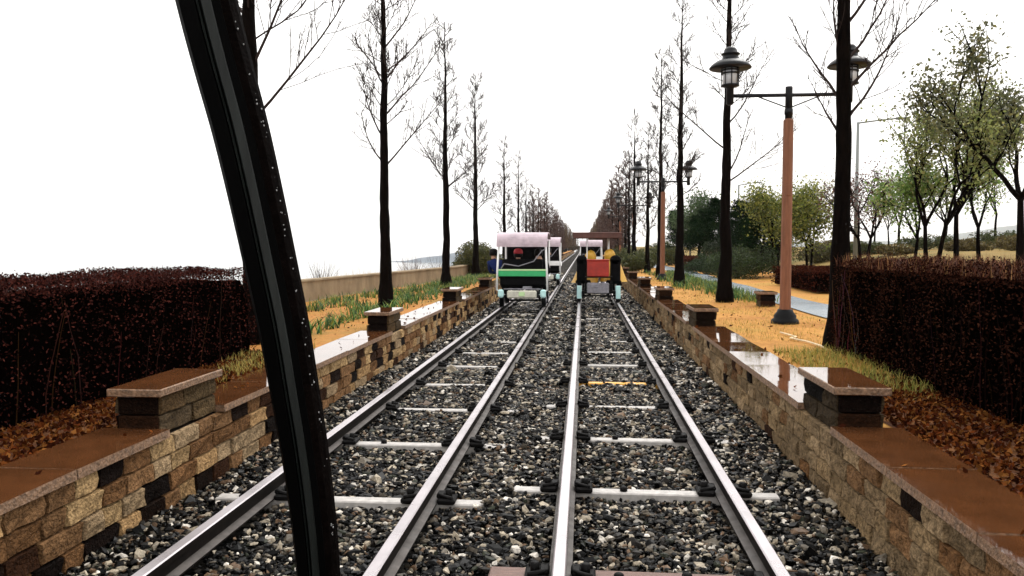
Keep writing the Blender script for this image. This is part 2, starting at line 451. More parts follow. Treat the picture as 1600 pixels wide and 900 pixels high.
# ------------------------------------------------------------------ track
RX = {'a': (-1.955, -.938), 'b': (-.103, .888)}
def rail_profile():
    hw, fw = .031, .056
    return [(-fw, -.115), (fw, -.115), (fw, -.105), (.012, -.092), (.010, -.045), (hw, -.034), (hw, -.006), (hw - .006, 0),
            (-hw + .006, 0), (-hw, -.006), (-hw, -.034), (-.010, -.045), (-.012, -.092), (-fw, -.105)]
RMS = [1, 1, 2, 1, 1, 1, 0, 0, 0, 1, 1, 1, 2, 1]
rl = [('left hand rail of the left track, passing behind the black pole', RX['a'][0]), ('right hand rail of the left track, carrying the green banded cart', RX['a'][1]),
      ('left hand rail of the right track, running almost straight away from the viewer', RX['b'][0]), ('right hand rail of the right track, nearest the right stone wall', RX['b'][1])]
for lab, x in rl:
    b = MB(); y = -10.
    while y < 206:
        b.prism([(x + p, q) for p, q in rail_profile()], 'Y', y, y + 11.99, RMS); y += 12
    tag(b.build('rail', [M['rail_top'], M['rail_web'], M['rail_foot']], fix=True), lab, 'rail', 'steel rails')

def clamp_mesh():
    b = MB(); s = 1
    b.box((s * .112, 0, .016), (.11, .15, .036), ch=.01)
    b.box((s * .075, 0, .040), (.05, .09, .030), ch=.01)
    b.tube([(s * .12, 0, .02), (s * .12, 0, .075)], .022, 6)
    b.tube([(s * .15, -.06, .036), (s * .06, -.03, .046), (s * .06, .03, .046), (s * .15, .06, .036)], .014, 5)
    o = b.build('rail_clamp', M['clamp']); me = o.data; bpy.data.objects.remove(o); return me
CL = clamp_mesh()
def bar_mesh(m, wd=.10, ln=1.68):
    b = MB(); b.box((0, 0, -.035), (ln, wd, .07), ch=.008)
    o = b.build('bar', m); me = o.data; bpy.data.objects.remove(o); return me
BAR = bar_mesh(M['sleeper']); BARY = bar_mesh(M['sleeper_y'], .11, 1.08); BARW = bar_mesh(M['sleeper_w'], .24)
SLEEPERS = []
ORD = ['nearest', 'second', 'third', 'fourth', 'fifth', 'sixth', 'seventh', 'eighth', 'ninth', 'tenth']
for tr, name, ys in (('a', 'left', 3.38 + 1.40 * np.arange(26)), ('b', 'right', 3.70 + 1.39 * np.arange(26))):
    xa, xb = RX[tr]; cx = (xa + xb) / 2
    for i, y in enumerate(ys):
        wood = tr == 'b' and i == 0; yel = tr == 'b' and i == 4
        if wood: lab = 'reddish brown timber sleeper at the bottom edge of the photo, right track'
        elif yel: lab = 'yellow painted sleeper across the right track'
        elif i < 8: lab = f'pale steel sleeper of the {name} track, {ORD[i]} from the viewer'
        else: lab = f'far pale sleeper of the {name} track, half sunk in gravel'
        t = thing('railway_sleeper', lab, 'sleeper', (cx, float(y), -.115 - (.0 if i < 3 else .012 if i < 6 else .022)), R.uniform(-.012, .012), f'sleepers of the {name} track')
        o = bpy.data.objects.new('bar', BARW if wood else BARY if yel else BAR); C.objects.link(o); o.parent = t
        for x in (xa, xb):
            for q in (0, PI):
                c = bpy.data.objects.new('rail_clamp', CL); C.objects.link(c); c.parent = t; c.location = (x - cx, 0, .0); c.rotation_euler = (0, 0, q)
        if wood or i in (1, 2):
            bb = MB()
            for q in ((-.22, .02), (.06, -.03), (.1, .05)) if wood else ((-.13, 0),):
                bb.lathe([(.024, 0), (.024, .022), (.012, .03)], 8, (q[0], q[1], 0))
            bb.build('bolt', M['clamp'], t)
        full = i < 2 or wood
        SLEEPERS.append((cx, float(y), -.93 if wood else -.44 if yel else -.84 if full else -R.uniform(.48, .80), .93 if wood else .44 if yel else .84 if full else R.uniform(.44, .66), .14 if wood else .052 if i < 6 else .028))

# ballast stones
def ico():
    p = (1 + 5 ** .5) / 2
    V = np.array([(-1, p, 0), (1, p, 0), (-1, -p, 0), (1, -p, 0), (0, -1, p), (0, 1, p), (0, -1, -p), (0, 1, -p), (p, 0, -1), (p, 0, 1), (-p, 0, -1), (-p, 0, 1)], float)
    V /= np.linalg.norm(V[0])
    F = np.array([(0, 11, 5), (0, 5, 1), (0, 1, 7), (0, 7, 10), (0, 10, 11), (1, 5, 9), (5, 11, 4), (11, 10, 2), (10, 7, 6), (7, 1, 8), (3, 9, 4), (3, 4, 2), (3, 2, 6), (3, 6, 8), (3, 8, 9), (4, 9, 5), (2, 4, 11), (6, 2, 10), (8, 6, 7), (9, 8, 1)])
    return V, F
IV, IF = ico()
def rand_rot(n):
    q = rng.normal(size=(n, 4)); q /= np.linalg.norm(q, axis=1)[:, None]
    a, b, c, d = q.T
    return np.stack([1 - 2 * (c * c + d * d), 2 * (b * c - a * d), 2 * (b * d + a * c), 2 * (b * c + a * d), 1 - 2 * (b * b + d * d), 2 * (c * d - a * b),
                     2 * (b * d - a * c), 2 * (c * d + a * b), 1 - 2 * (b * b + c * c)], 1).reshape(n, 3, 3)
def stones(zones):
    P = []; S = []
    for y0, y1, dens, s in zones:
        n = int((XR - XL) * (y1 - y0) * dens)
        x = rng.uniform(XL + .02, XR - .02, n); y = rng.uniform(y0, y1, n)
        sz = s * np.exp(rng.normal(0, .36, n))
        ok = np.ones(n, bool)
        lift = np.zeros(n)
        for cx, sy, h0_, h1_, hw in SLEEPERS:
            near = np.abs(y - sy) < hw - .004 - .7 * sz * (rng.random(n) < .3)
            ok &= ~(near & (x - cx > h0_) & (x - cx < h1_))
            lift = np.where((np.abs(y - sy) < .075) & (np.abs(x - cx) < .90) & ((x - cx < h0_) | (x - cx > h1_)), .03, lift)
        for k in RX.values():
            for rx in k: ok &= np.abs(x - rx) > .056 + sz * .35
        x, y, sz, lift = x[ok], y[ok], sz[ok], lift[ok]
        und = .018 * np.sin(x * 3.1 + y * 1.3) * np.sin(y * 2.2 - x)
        z = Z_B + und + rng.uniform(-.02, .014, len(x)) - sz * .1 + lift
        P.append(np.stack([x, y, z], 1)); S.append(sz)
    P = np.concatenate(P); S = np.concatenate(S); n = len(P)
    proto = IV[None] * (1 + rng.normal(0, .20, (24, 12, 1))) * np.array([1.12, .80, .55])
    V = proto[rng.integers(0, 24, n)] * (S[:, None, None] * .62)
    V = V * rng.uniform(.75, 1.25, (n, 1, 3))
    Rm = rand_rot(n)
    lay = rng.random(n) < .75                       # most stones lie on a flat side
    az = rng.uniform(0, 2 * PI, n); ti = rng.normal(0, .32, n); ca, sa, ct, st = np.cos(az), np.sin(az), np.cos(ti), np.sin(ti); o_ = np.zeros(n)
    Rf = np.stack([ca, -sa * ct, sa * st, sa, ca * ct, -ca * st, o_, st, ct], 1).reshape(n, 3, 3)
    Rm[lay] = Rf[lay]
    V = np.einsum('nij,nkj->nki', Rm, V) + P[:, None]
    F = IF[None] + (np.arange(n) * 12)[:, None, None]
    u = rng.random(n)
    pal = np.array([(.0008, .0008, .0008), (.002, .002, .002), (.012, .010, .008), (.09, .076, .058), (.30, .255, .19), (.11, .068, .040), (.028, .031, .021), (.52, .48, .42)])
    cum = np.cumsum([.36, .20, .10, .11, .11, .05, .04, .055])
    col = pal[np.searchsorted(cum, u * cum[-1] * .9999)] * rng.uniform(.65, 1.35, (n, 1))
    cols = np.repeat(col, 20, 0)
    tag(np_mesh('ballast_gravel', V.reshape(-1, 3), F.reshape(-1, 3), M['stone'], cols=cols), 'wet dark crushed stone ballast around the rails', 'gravel', kind='stuff')
stones([(2.3, 9, 2700, .0275), (9, 17, 1300, .036), (17, 28, 520, .052), (28, 48, 170, .085)])

# fallen leaves and litter along the ballast: a few dry grass tufts
# ------------------------------------------------------------------ stone walls and pillars
def block_face(b, side, x, y0, y1, z0, z1, col, rough=.016):
    """one split-face block: chamfered front facing the track. side=+1 faces +X"""
    g = .0022; c = .007
    y0 += g; y1 -= g; z0 += g; z1 -= g
    o = R.uniform(.0, rough) * side
    nY, nZ = 4, 3
    vs = []
    for i in range(nZ):
        for j in range(nY):
            yy = y0 + c + (y1 - y0 - 2 * c) * j / (nY - 1); zz = z0 + c + (z1 - z0 - 2 * c) * i / (nZ - 1)
            vs.append((x + o + side * R.uniform(-.010, .010), yy, zz))
    ring = [(x - side * .03, y0, z0), (x - side * .03, y1, z0), (x - side * .03, y1, z1), (x - side * .03, y0, z1)]
    k = len(vs); vs += ring; fs = []
    for i in range(nZ - 1):
        for j in range(nY - 1): fs.append((i * nY + j, i * nY + j + 1, (i + 1) * nY + j + 1, (i + 1) * nY + j))
    bot = [j for j in range(nY)]; top = [(nZ - 1) * nY + j for j in range(nY)]
    fs.append(tuple([k, k + 1] + bot[::-1])); fs.append(tuple([k + 2, k + 3] + top))
    fs.append(tuple([k + 3, k] + [i * nY for i in range(nZ)])); fs.append(tuple([k + 1, k + 2] + [i * nY + nY - 1 for i in range(nZ)][::-1]))
    if side < 0: fs = [f[::-1] for f in fs]
    b.add(vs, fs, col=col)
LIGHT = [(.25, .165, .08), (.22, .135, .062), (.20, .14, .08)]; MID = [(.10, .05, .021), (.13, .07, .032)]; DARK = [(.009, .004, .002), (.022, .009, .004), (.006, .003, .002)]
def block_col(left):
    u = R.random()
    if left: pal = LIGHT if u < .45 else MID if u < .78 else DARK
    else: pal = [(.155, .105, .055), (.12, .082, .045), (.18, .125, .07)] if u < .76 else MID if u < .91 else DARK
    c = tone(R.choice(pal)); k = R.uniform(.8, 1.2); return tuple(v * k for v in c)
PIL = {'L': [5.0 + 5.72 * i for i in range(18)], 'R': [5.45] + [11.75 + 5.5 * i for i in range(17)]}
PL = .74
def retaining_wall(side_name):
    left = side_name == 'L'; side = 1 if left else -1; x = XL if left else XR
    t = thing('retaining_wall', f'low {"strongly mottled" if left else "greyish tan"} stone block wall with wet coping along the {"left" if left else "right"} of the tracks', 'wall', (0, 0, 0))
    b = MB(); cz = [-.21, -.06, .058, .172, .285]
    for ci in range(4):
        y = -8 + R.uniform(-.3, 0)
        while y < 217:
            l = R.uniform(.17, .34) if y < 40 else R.uniform(.4, .8) if y < 90 else R.uniform(1.5, 3)
            block_face(b, side, x, y, y + l, cz[ci], cz[ci + 1], block_col(left)); y += l
    b.build('masonry', M['block'], t, col=True)
    c = MB(); c.box((x - side * .16, 104, .04), (.26, 226, .47)); c.build('backing', M['mortar'], t)
    k = MB(); y = -8.0; ps = PIL[side_name]
    edges = [-8.0]
    for p in ps: edges += [p - PL / 2, p + PL / 2]
    edges.append(218.)
    for i in range(0, len(edges), 2):
        a, e = edges[i], edges[i + 1]; n = max(1, round((e - a) / .92)); st = (e - a) / n
        for j in range(n):
            y0, y1 = a + j * st + .004, a + (j + 1) * st - .004
            tx, ty, dz = R.uniform(-.006, .006), R.uniform(-.004, .004), R.uniform(-.003, .003)
            xf, xb = x + side * .03, x - side * .40
            zt = [Z_C + dz + tx * (q - (xf + xb) / 2) for q in (xf, xb)]
            vs = [(xf, y0, .287), (xf, y1, .287), (xb, y1, .287), (xb, y0, .287), (xf - side * .004, y0, zt[0] - ty), (xf - side * .004, y1, zt[0] + ty), (xb, y1, zt[1] + ty), (xb, y0, zt[1] - ty)]
            f = [(3, 2, 1, 0), (4, 5, 6, 7), (0, 1, 5, 4), (1, 2, 6, 5), (2, 3, 7, 6), (3, 0, 4, 7)]
            if side < 0: f = [q[::-1] for q in f]
            f = [q[::-1] for q in f] if False else f
            base = len(k.v); k.v.extend(vs)
            for q_i, q in enumerate(f):
                k.f.append([base + q_ for q_ in q]); k.m.append(0 if q_i == 1 else 1); k.c.append((1, 1, 1)); k.s.append(False)
    k.build('coping', [M['coping'], M['coping_edge']], t, fix=True)
retaining_wall('L'); retaining_wall('R')

def pillar_parts(t, side, left):
    """local origin: centre of pillar footprint at wall top; track is towards side*+X"""
    b = MB(); hx, hy = .135, PL / 2
    for ci, (z0, z1) in enumerate(((-.0, .125), (.125, .245))):
        cuts = [-hy, -hy + (.30 if ci else .42), hy] if R.random() < .7 else [-hy, -.1, .2, hy]
        for a, e in zip(cuts[:-1], cuts[1:]):
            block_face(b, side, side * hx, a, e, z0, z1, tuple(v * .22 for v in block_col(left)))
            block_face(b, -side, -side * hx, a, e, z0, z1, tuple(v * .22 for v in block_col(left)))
        # end faces
        for s in (-1, 1):
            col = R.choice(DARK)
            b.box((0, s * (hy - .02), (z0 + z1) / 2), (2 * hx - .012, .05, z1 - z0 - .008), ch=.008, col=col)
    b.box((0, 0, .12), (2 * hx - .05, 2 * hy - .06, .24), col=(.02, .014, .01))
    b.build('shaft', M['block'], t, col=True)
    c = MB(); c.box((0, 0, .27), (.345, PL + .10, .05), ch=.006)
    for i, (f, vtx) in enumerate(zip(c.f, c.v)): pass
    o = c.build('cap', [M['coping'], M['coping_edge']], t)
    for p in o.data.polygons: p.material_index = 0 if p.normal.z > .6 else 1
proto = {}
for sn in 'LR':
    left = sn == 'L'; side = 1 if left else -1; x = (XL if left else XR) - side * (.175 if left else .15)
    for i, y in enumerate(PIL[sn]):
        lab = (f'stone pillar with wet slab cap on the {"left" if left else "right"} wall, {ORD[i]} from the viewer' if i < 5
               else f'far small stone pillar on the {"left" if left else "right"} wall beyond the carts')
        if i < 3:
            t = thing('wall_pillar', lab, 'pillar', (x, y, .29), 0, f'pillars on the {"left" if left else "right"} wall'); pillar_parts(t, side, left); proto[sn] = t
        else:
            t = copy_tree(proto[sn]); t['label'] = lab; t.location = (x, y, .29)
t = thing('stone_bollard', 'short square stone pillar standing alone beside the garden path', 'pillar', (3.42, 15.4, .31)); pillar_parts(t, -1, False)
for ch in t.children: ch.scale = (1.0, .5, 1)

# sea wall
def sea_wall():
    t = thing('sea_wall', 'low weathered tan concrete wall between the left garden and the sea', 'wall', (0, 0, 0))
    ys = list(np.arange(-10, 31, 3.0)) + [31, 36, 42, 50, 60, 80, 110]
    b = MB()
    for y0, y1 in zip(ys[:-1], ys[1:]):
        y1 -= .012
        x0, x1 = float(wall_x(np.array(y0))), float(wall_x(np.array(y1)))
        vs = [(x0, y0, -.3), (x1, y1, -.3), (x1 - .3, y1, -.3), (x0 - .3, y0, -.3), (x0 - .02, y0, .63), (x1 - .02, y1, .63), (x1 - .28, y1, .63), (x0 - .28, y0, .63)]
        b.add(vs, [(3, 2, 1, 0), (4, 5, 6, 7), (0, 1, 5, 4), (1, 2, 6, 5), (2, 3, 7, 6), (3, 0, 4, 7)])
    b.build('wall_body', M['concrete'], t, fix=True)
    b = MB()
    for y0, y1 in zip(ys[:-1], ys[1:]):
        x0, x1 = float(wall_x(np.array(y0))), float(wall_x(np.array(y1)))
        vs = [(x0 + .015, y0, .632), (x1 + .015, y1, .632), (x1 - .31, y1, .632), (x0 - .31, y0, .632), (x0 + .01, y0, .672), (x1 + .01, y1, .672), (x1 - .305, y1, .672), (x0 - .305, y0, .672)]
        b.add(vs, [(3, 2, 1, 0), (4, 5, 6, 7), (0, 1, 5, 4), (1, 2, 6, 5), (2, 3, 7, 6), (3, 0, 4, 7)])
    b.build('wall_top', M['concrete'], t, fix=True)
sea_wall()

# ------------------------------------------------------------------ bare conifer trees
def lerp_path(path, u):
    k = u * (len(path) - 1); i = min(int(k), len(path) - 2); f = k - i
    return path[i].lerp(path[i + 1], f), (path[i + 1] - path[i]).normalized()
def grow(b, p0, d0, length, r0, r1, n, curl, jit, rr, sides=4):
    path = [Vector(p0)]; d = Vector(d0).normalized(); st = length / n
    for i in range(n):
        d = (d + Vector((0, 0, curl)) + Vector((rr.gauss(0, jit), rr.gauss(0, jit), rr.gauss(0, jit)))).normalized()
        path.append(path[-1] + d * st)
    b.tube(path, [r0 + (r1 - r0) * i / n for i in range(n + 1)], sides, cap=False)
    return path
def side_dir(d, ang, az):
    o = d.orthogonal().normalized(); q = d.cross(o)
    return (d * math.cos(ang) + (o * math.cos(az) + q * math.sin(az)) * math.sin(ang)).normalized()
def bare_tree_meshes(seed, H, r0, h0=.28, nl=40, wide=.20, twig_r=.0035, big=(), dens=1.0, lean=(0, 0), sub=True):
    rr = random.Random(seed); tb = MB(); cb = MB()
    n = 16; path = []; rs = []
    for i in range(n + 1):
        tt = i / n
        path.append(Vector((lean[0] * tt * H + rr.gauss(0, .012) * min(1, i), lean[1] * tt * H + rr.gauss(0, .012) * min(1, i), H * tt)))
        rs.append(max(.010, r0 * (1 - tt) ** .85) * (1.6 if i == 0 else 1.12 if i == 1 else 1))
    # finer path with knobbly radius
    fp = []; fr = []
    for i in range(n * 3 + 1):
        u = i / (n * 3); p, _ = lerp_path(path, u); k = u * n; a = min(int(k), n - 1)
        fp.append(p); fr.append((rs[a] + (rs[a + 1] - rs[a]) * (k - a)) * (1 + rr.uniform(-.07, .09)))
    tb.tube(fp, fr, 9)
    limbs = []
    for i in range(nl):
        tt = h0 + (.985 - h0) * ((i + rr.random() * .8) / nl)
        limbs.append((tt * H, i * 2.4 + rr.uniform(-.5, .5), (wide * H * (1 - tt) ** .75 + .22) * rr.uniform(.5, 1.15), rr.uniform(.35, .75), .007 + .007 * (1 - tt)))
    for hz, az, ln, el in big: limbs.append((hz, az, ln, el, .019))
    for hz, az, ln, el, r in limbs:
        p, _ = lerp_path(path, min(.999, hz / H))
        d = Vector((math.cos(az) * math.cos(el), math.sin(az) * math.cos(el), math.sin(el)))
        lp = grow(cb, p, d, ln, r, max(.0045, twig_r), 7, .10, .07, rr, 5)
        ns = int((4 + ln * 6.) * dens)
        for k in range(ns):
            u = .18 + .82 * (k + rr.random()) / ns
            q, dd = lerp_path(lp, min(u, .999))
            sl = (ln * .36 * (1.15 - u) + .16) * rr.uniform(.6, 1.2)
            sd_ = side_dir(dd, rr.uniform(.5, .95), rr.uniform(0, 2 * PI)); sd_.z += .25
            sp = grow(cb, q, sd_, sl, max(.005, twig_r * 1.4), twig_r, 4, .08, .10, rr, 3)
            if sub:
                for j in range(int(3 + sl * 6)):
                    q2, d2 = lerp_path(sp, rr.uniform(.25, .999))
                    grow(cb, q2, side_dir(d2, rr.uniform(.4, .9), rr.uniform(0, 2 * PI)), rr.uniform(.08, .26), twig_r * .9, twig_r * .5, 2, .06, .07, rr, 3)
    return tb, cb
def bare_tree(label, x, y, m, group, meshes):
    z = float(gz(x, y)) - .05
    t = thing('bare_tree', label, 'tree', (x, y, z), 0, group)
    meshes[0].build('trunk', M['bark'], t); meshes[1].build('crown', m, t)
    return t
GL, GR = 'row of bare trees left of the tracks', 'row of bare trees right of the tracks'
# azimuth: 0 = +X (right), pi = left
bare_tree('bare tree behind the left hedge, half hidden by the black curved pole', -3.95, 9.3, M['twig'], GL,
          bare_tree_meshes(1, 9.0, .125, .40, 30, .2, .0042, [(2.7, .15, 2.3, .85), (3.3, -.3, 2.0, 1.0), (3.9, 2.7, 1.8, .8)]))
bare_tree('tall bare tree left of the tracks, rising behind the second left wall pillar', -3.82, 15.2, M['twig'], GL,
          bare_tree_meshes(2, 8.6, .11, .40, 36, .16, .0050, [(2.75, .2, 1.9, .85), (2.8, 3.0, 1.2, .95), (3.3, 3.4, 1.3, .9), (3.7, -.2, 1.9, .75), (4.4, .3, 1.5, .9), (4.3, 2.8, 1.2, .9), (5.0, .1, 1.5, .8)]))
bare_tree('slim bare tree left of the tracks beside the green tufts, third of its row', -3.95, 22.8, M['twig'], GL,
          bare_tree_meshes(3, 7.6, .12, .36, 34, .16, .0062, [(2.9, .2, 1.5, .7), (3.1, 2.7, 1.9, .75)]))
bare_tree('bare tree standing in front of the green bush left of the green banded cart', -4.3, 31.7, M['twig'], GL,
          bare_tree_meshes(4, 8.0, .13, .34, 36, .15, .0080, [(2.6, .1, 1.3, .7), (2.7, 3.0, 1.4, .7)]))
bare_tree('large bare tree with a thick dark trunk at the end of the right hedge', 2.86, 9.25, M['twig'], GR,
          bare_tree_meshes(5, 9.0, .11, .46, 34, .15, .0042, [(2.55, .25, 1.25, 1.0), (2.75, 2.9, 1.0, 1.0), (2.9, .0, 1.4, .75), (3.2, .5, 1.5, .7), (3.2, 3.2, .9, 1.1), (3.6, -.3, 1.3, .7), (2.35, 2.6, .7, 1.0)]))
bare_tree('bare tree with one long crooked low limb, just left of the brown lamp post', 2.86, 16.5, M['twig'], GR,
          bare_tree_meshes(6, 8.4, .125, .46, 32, .14, .0050, [(2.45, .1, 2.0, .42), (2.6, .3, 1.4, .9), (3.1, 3.0, 2.0, .62), (3.6, .0, 1.7, .8)]))
bare_tree('bare tree right of the tracks between the two lamp posts, third of its row', 2.72, 23.1, M['twig'], GR,
          bare_tree_meshes(7, 8.4, .125, .30, 36, .13, .0062))
bare_tree('slim bare tree right of the tracks close to the far lamp post', 2.75, 29.3, M['twig'], GR, bare_tree_meshes(8, 8.2, .12, .28, 36, .13, .0072))
vars_ = [(bare_tree_meshes(20 + k, 7.9, .13, .24 if k < 1 else .08, 34 if k < 1 else 46, .15,  .009 if k < 1 else .016, dens=.8 if k < 1 else .8, sub=True), M['twig'] if k < 1 else M['twig_red'] if k < 4 else M['twig_olive']) for k in range(5)]
pro = []
def far_tree(k, x, y, sc, label, group):
    if k >= len(pro): pass
    if FT[k] is None:
        FT[k] = bare_tree(label, x, y, vars_[k][1], group, vars_[k][0]); t = FT[k]
    else:
        t = copy_tree(FT[k]); t['label'] = label; t['group'] = group
    t.location = (x, y, float(gz(x, y)) - .05); t.rotation_euler = (0, 0, R.uniform(0, 6.28)); t.scale = (sc, sc, sc * R.uniform(.93, 1.07))
    return t
FT = [None] * 5
def rowx(y, left):
    return (-3.95 if left else 2.75) + R.uniform(-.15, .15)
ys = [40.5, 48.5, 57, 63]; y = 69.
while y < 420: ys.append(y); y += R.uniform(4.2, 6.0) * (1 if y < 180 else 1.8)
for i, y in enumerate(ys):
    lab = ('slim bare tree left of the tracks rising above the white roofed cart' if i == 0 else f'distant bare tree in the left row, {ORD[i - 1]} beyond the green banded cart' if i < 5 else 'far reddish bare tree in the left row near the vanishing point')
    far_tree(0 if i < 3 else 1 + (i * 7) % 3 if i < 22 else 4 if i % 3 else 2, rowx(y, 1), y, (.90 if i < 2 else .78) * R.uniform(.92, 1.06), lab, GL)
ys = [35.5, 42, 48.5, 55, 62]; y = 68.
while y < 420: ys.append(y); y += R.uniform(4.2, 6.0) * (1 if y < 180 else 1.8)
for i, y in enumerate(ys):
    lab = (f'bare tree in the right row beyond the far lamp post, {ORD[i]} of them' if i < 5 else 'far reddish bare tree in the right row near the vanishing point')
    far_tree(0 if i < 3 else 1 + (i * 5) % 3 if i < 22 else 4 if i % 3 else 2, rowx(y, 0), y, .92 * R.uniform(.9, 1.08), lab, GR)

for lf in (1, 0):
    y = 84.
    while y < 330:
        far_tree(1 + int(y) % 4, rowx(y, lf) + (-1.7 if lf else 1.7), y, R.uniform(.66, .8), f'far reddish bare tree in the outer {"left" if lf else "right"} row near the vanishing point', GL if lf else GR); y += R.uniform(6, 9) * (1 if y < 160 else 2)
for i in range(7):
    far_tree(1 + i % 4, -4.2 + i * 1.3, 219 + 5 * (i % 2), .5 + .05 * (i % 3), 'far reddish tree closing the view at the end of the tracks', 'trees closing the view')
# ------------------------------------------------------------------ leaf and grass scatters
def quads(P, size, cols, name, m, parent=None, aspect=.55, up=0.0):
    n = len(P); a = rng.normal(size=(n, 3)); a[:, 2] += up; a /= np.linalg.norm(a, axis=1)[:, None]
    b_ = np.cross(a, rng.normal(size=(n, 3))); b_ /= np.linalg.norm(b_, axis=1)[:, None]
    s = (size * rng.uniform(.6, 1.35, n))[:, None]
    V = np.stack([P - a * s * .5, P + b_ * s * aspect * .5, P + a * s * .5, P - b_ * s * aspect * .5], 1).reshape(-1, 3)
    F = np.arange(n * 4).reshape(-1, 4)
    return np_mesh(name, V, F, m, parent, cols=cols)
def pick(pal, n, v=.3):
    pal = np.array(pal) * .93; return pal[rng.integers(0, len(pal), n)] * rng.uniform(1 - v, 1 + v, (n, 1))
def blades(P, h, width, lean, cols, name, m, parent=None, seg=3):
    """arched narrow leaves"""
    n = len(P); az = rng.uniform(0, 2 * PI, n); d = np.stack([np.cos(az), np.sin(az), 0 * az], 1)
    wv = np.stack([-np.sin(az), np.cos(az), 0 * az], 1)
    hh = h * rng.uniform(.55, 1.25, n); ln = lean * rng.uniform(.2, 1.2, n)
    rows = []
    for i in range(seg + 1):
        u = i / seg
        c = P + d * (ln * hh * u ** 1.7)[:, None] + np.array([0, 0, 1.]) * (hh * (u - .25 * ln * u * u))[:, None]
        ww = width * (1 - u ** 1.6 * .93) * .5
        rows.append(c - wv * ww); rows.append(c + wv * ww)
    V = np.stack(rows, 1); k = 2 * (seg + 1)
    F = np.array([(2 * i, 2 * i + 1, 2 * i + 3, 2 * i + 2) for i in range(seg)])
    F = F[None] + (np.arange(n) * k)[:, None, None]
    return np_mesh(name, V.reshape(-1, 3), F.reshape(-1, 4), m, parent, cols=np.repeat(cols, seg, 0))
def ground_pts(n, x0, x1, y0, y1):
    x = rng.uniform(x0, x1, n); y = rng.uniform(y0, y1, n); return np.stack([x, y, gz(x, y)], 1)
def patchy(P, sc, thr, seed):
    v = np.array([mnoise.noise((p[0] * sc, p[1] * sc, seed)) for p in P]); return P[v > thr]
DRY = [(.45, .30, .07), (.52, .36, .10), (.38, .27, .06), (.33, .19, .05), (.30, .26, .05)]
GRN = [(.05, .13, .035), (.09, .19, .045), (.03, .08, .025), (.16, .21, .05), (.02, .05, .015)]
P = np.concatenate([patchy(ground_pts(9000, 2.0, 3.6, 6, 30), .8, -.15, 1), patchy(ground_pts(3500, 4.9, 9, 10, 36), .5, -.1, 2), ground_pts(500, 2.0, 2.7, 7.2, 8.6)])
tag(blades(P, .055, .006, .9, pick(DRY, len(P)), 'dry_grass', M['grass'], seg=2), 'short straw coloured grass on the right garden bed', 'grass', kind='stuff')
P = patchy(ground_pts(6000, -6.4, -3.0, 8, 36), .7, .0, 3); P = P[P[:, 0] > wall_x(P[:, 1]) + .05]
tag(blades(P, .06, .006, .9, pick(DRY + [(.15, .2, .04)], len(P)), 'dry_grass', M['grass'], seg=2), 'short dry grass on the left garden bed', 'grass', kind='stuff')
def clumps(cent, nper, spread, h):
    out = []
    for c in cent:
        n = int(nper * R.uniform(.6, 1.3)); q = rng.normal(0, spread, (n, 2)) + np.array(c)[None]
        out.append(np.stack([q[:, 0], q[:, 1], gz(q[:, 0], q[:, 1])], 1))
    return np.concatenate(out)
cs = [(R.uniform(-6.3, -5.0) + .122 * (y - 14), y) for y in np.arange(10, 30, .33)] + [(R.gauss(-3.75, .28), y) for y in np.arange(9.5, 30, .30)] + [(R.uniform(-5.5, -3.4), R.uniform(17, 30)) for _ in range(30)]
P = clumps(cs, 26, .13, .3); P = P[(P[:, 0] > wall_x(P[:, 1]) + .08) & (P[:, 0] < -3.12)]
tag(blades(P, .21, .026, 1.1, pick(GRN + [(.22, .24, .05)], len(P)), 'strap_leaf_plants', M['grass']), 'clumps of green strap leaved plants in the left bed before the sea wall', 'ground cover', kind='stuff')
cs = [(R.gauss(3.45, .18), y) for y in np.arange(16.2, 34, .22)] + [(R.gauss(3.0, .25), y) for y in np.arange(18.5, 34, .45)]
P = clumps(cs, 30, .13, .3)
tag(blades(P, .22, .024, 1.0, pick(GRN + [(.24, .26, .05)], len(P)), 'strap_leaf_plants', M['grass']), 'green strap leaved plants along the garden path edge', 'ground cover', kind='stuff')
P = ground_pts(1400, 2.05, 2.75, 6.3, 8.9)
tag(blades(P, .10, .007, .8, pick([(.30, .28, .06), (.2, .24, .05), (.42, .33, .08)], len(P)), 'hedge_foot_grass', M['grass']), 'yellow green grass at the foot of the right hedge', 'grass', kind='stuff')
P = np.concatenate([patchy(ground_pts(1200, -3.6, -2.95, 6.2, 8.7), 1., -.3, 5)])
tag(blades(P, .09, .007, .8, pick([(.30, .26, .06), (.42, .30, .08)], len(P)), 'hedge_foot_grass', M['grass']), 'yellow green grass at the end of the left hedge', 'grass', kind='stuff')
# leaf litter by the hedges
LIT = [(.09, .023, .006), (.13, .040, .010), (.05, .013, .005), (.18, .07, .018), (.03, .008, .004)]
P = np.concatenate([ground_pts(9000, 1.95, 2.75, 1, 7.2), ground_pts(90, 1.9, 3.0, 7.2, 9)]); P[:, 2] += rng.uniform(.003, .02, len(P))
tag(quads(P, .045, pick(LIT, len(P)), 'leaf_litter', M['leaf_matte'], up=0), 'fallen reddish brown leaves between the right coping and hedge', 'fallen leaves', kind='stuff')
P = ground_pts(9000, -3.75, -2.93, 1.5, 8.5); P[:, 2] += rng.uniform(.003, .02, len(P))
tag(quads(P, .045, pick(LIT, len(P)), 'leaf_litter', M['leaf_matte'], up=0), 'fallen reddish brown leaves between the left coping and hedge', 'fallen leaves', kind='stuff')
n_ = 120; lx = np.where(rng.random(n_) < .5, rng.uniform(XL - .38, XL + .01, n_), rng.uniform(XR, XR + .38, n_)); ly = rng.uniform(2.5, 16, n_)
tag(quads(np.stack([lx, ly, np.full(n_, Z_C + .008)], 1), .04, pick(LIT, n_), 'fallen_leaves', M['leaf_matte'], up=0), 'odd brown leaves stuck to the wet coping slabs', 'fallen leaves', kind='stuff')
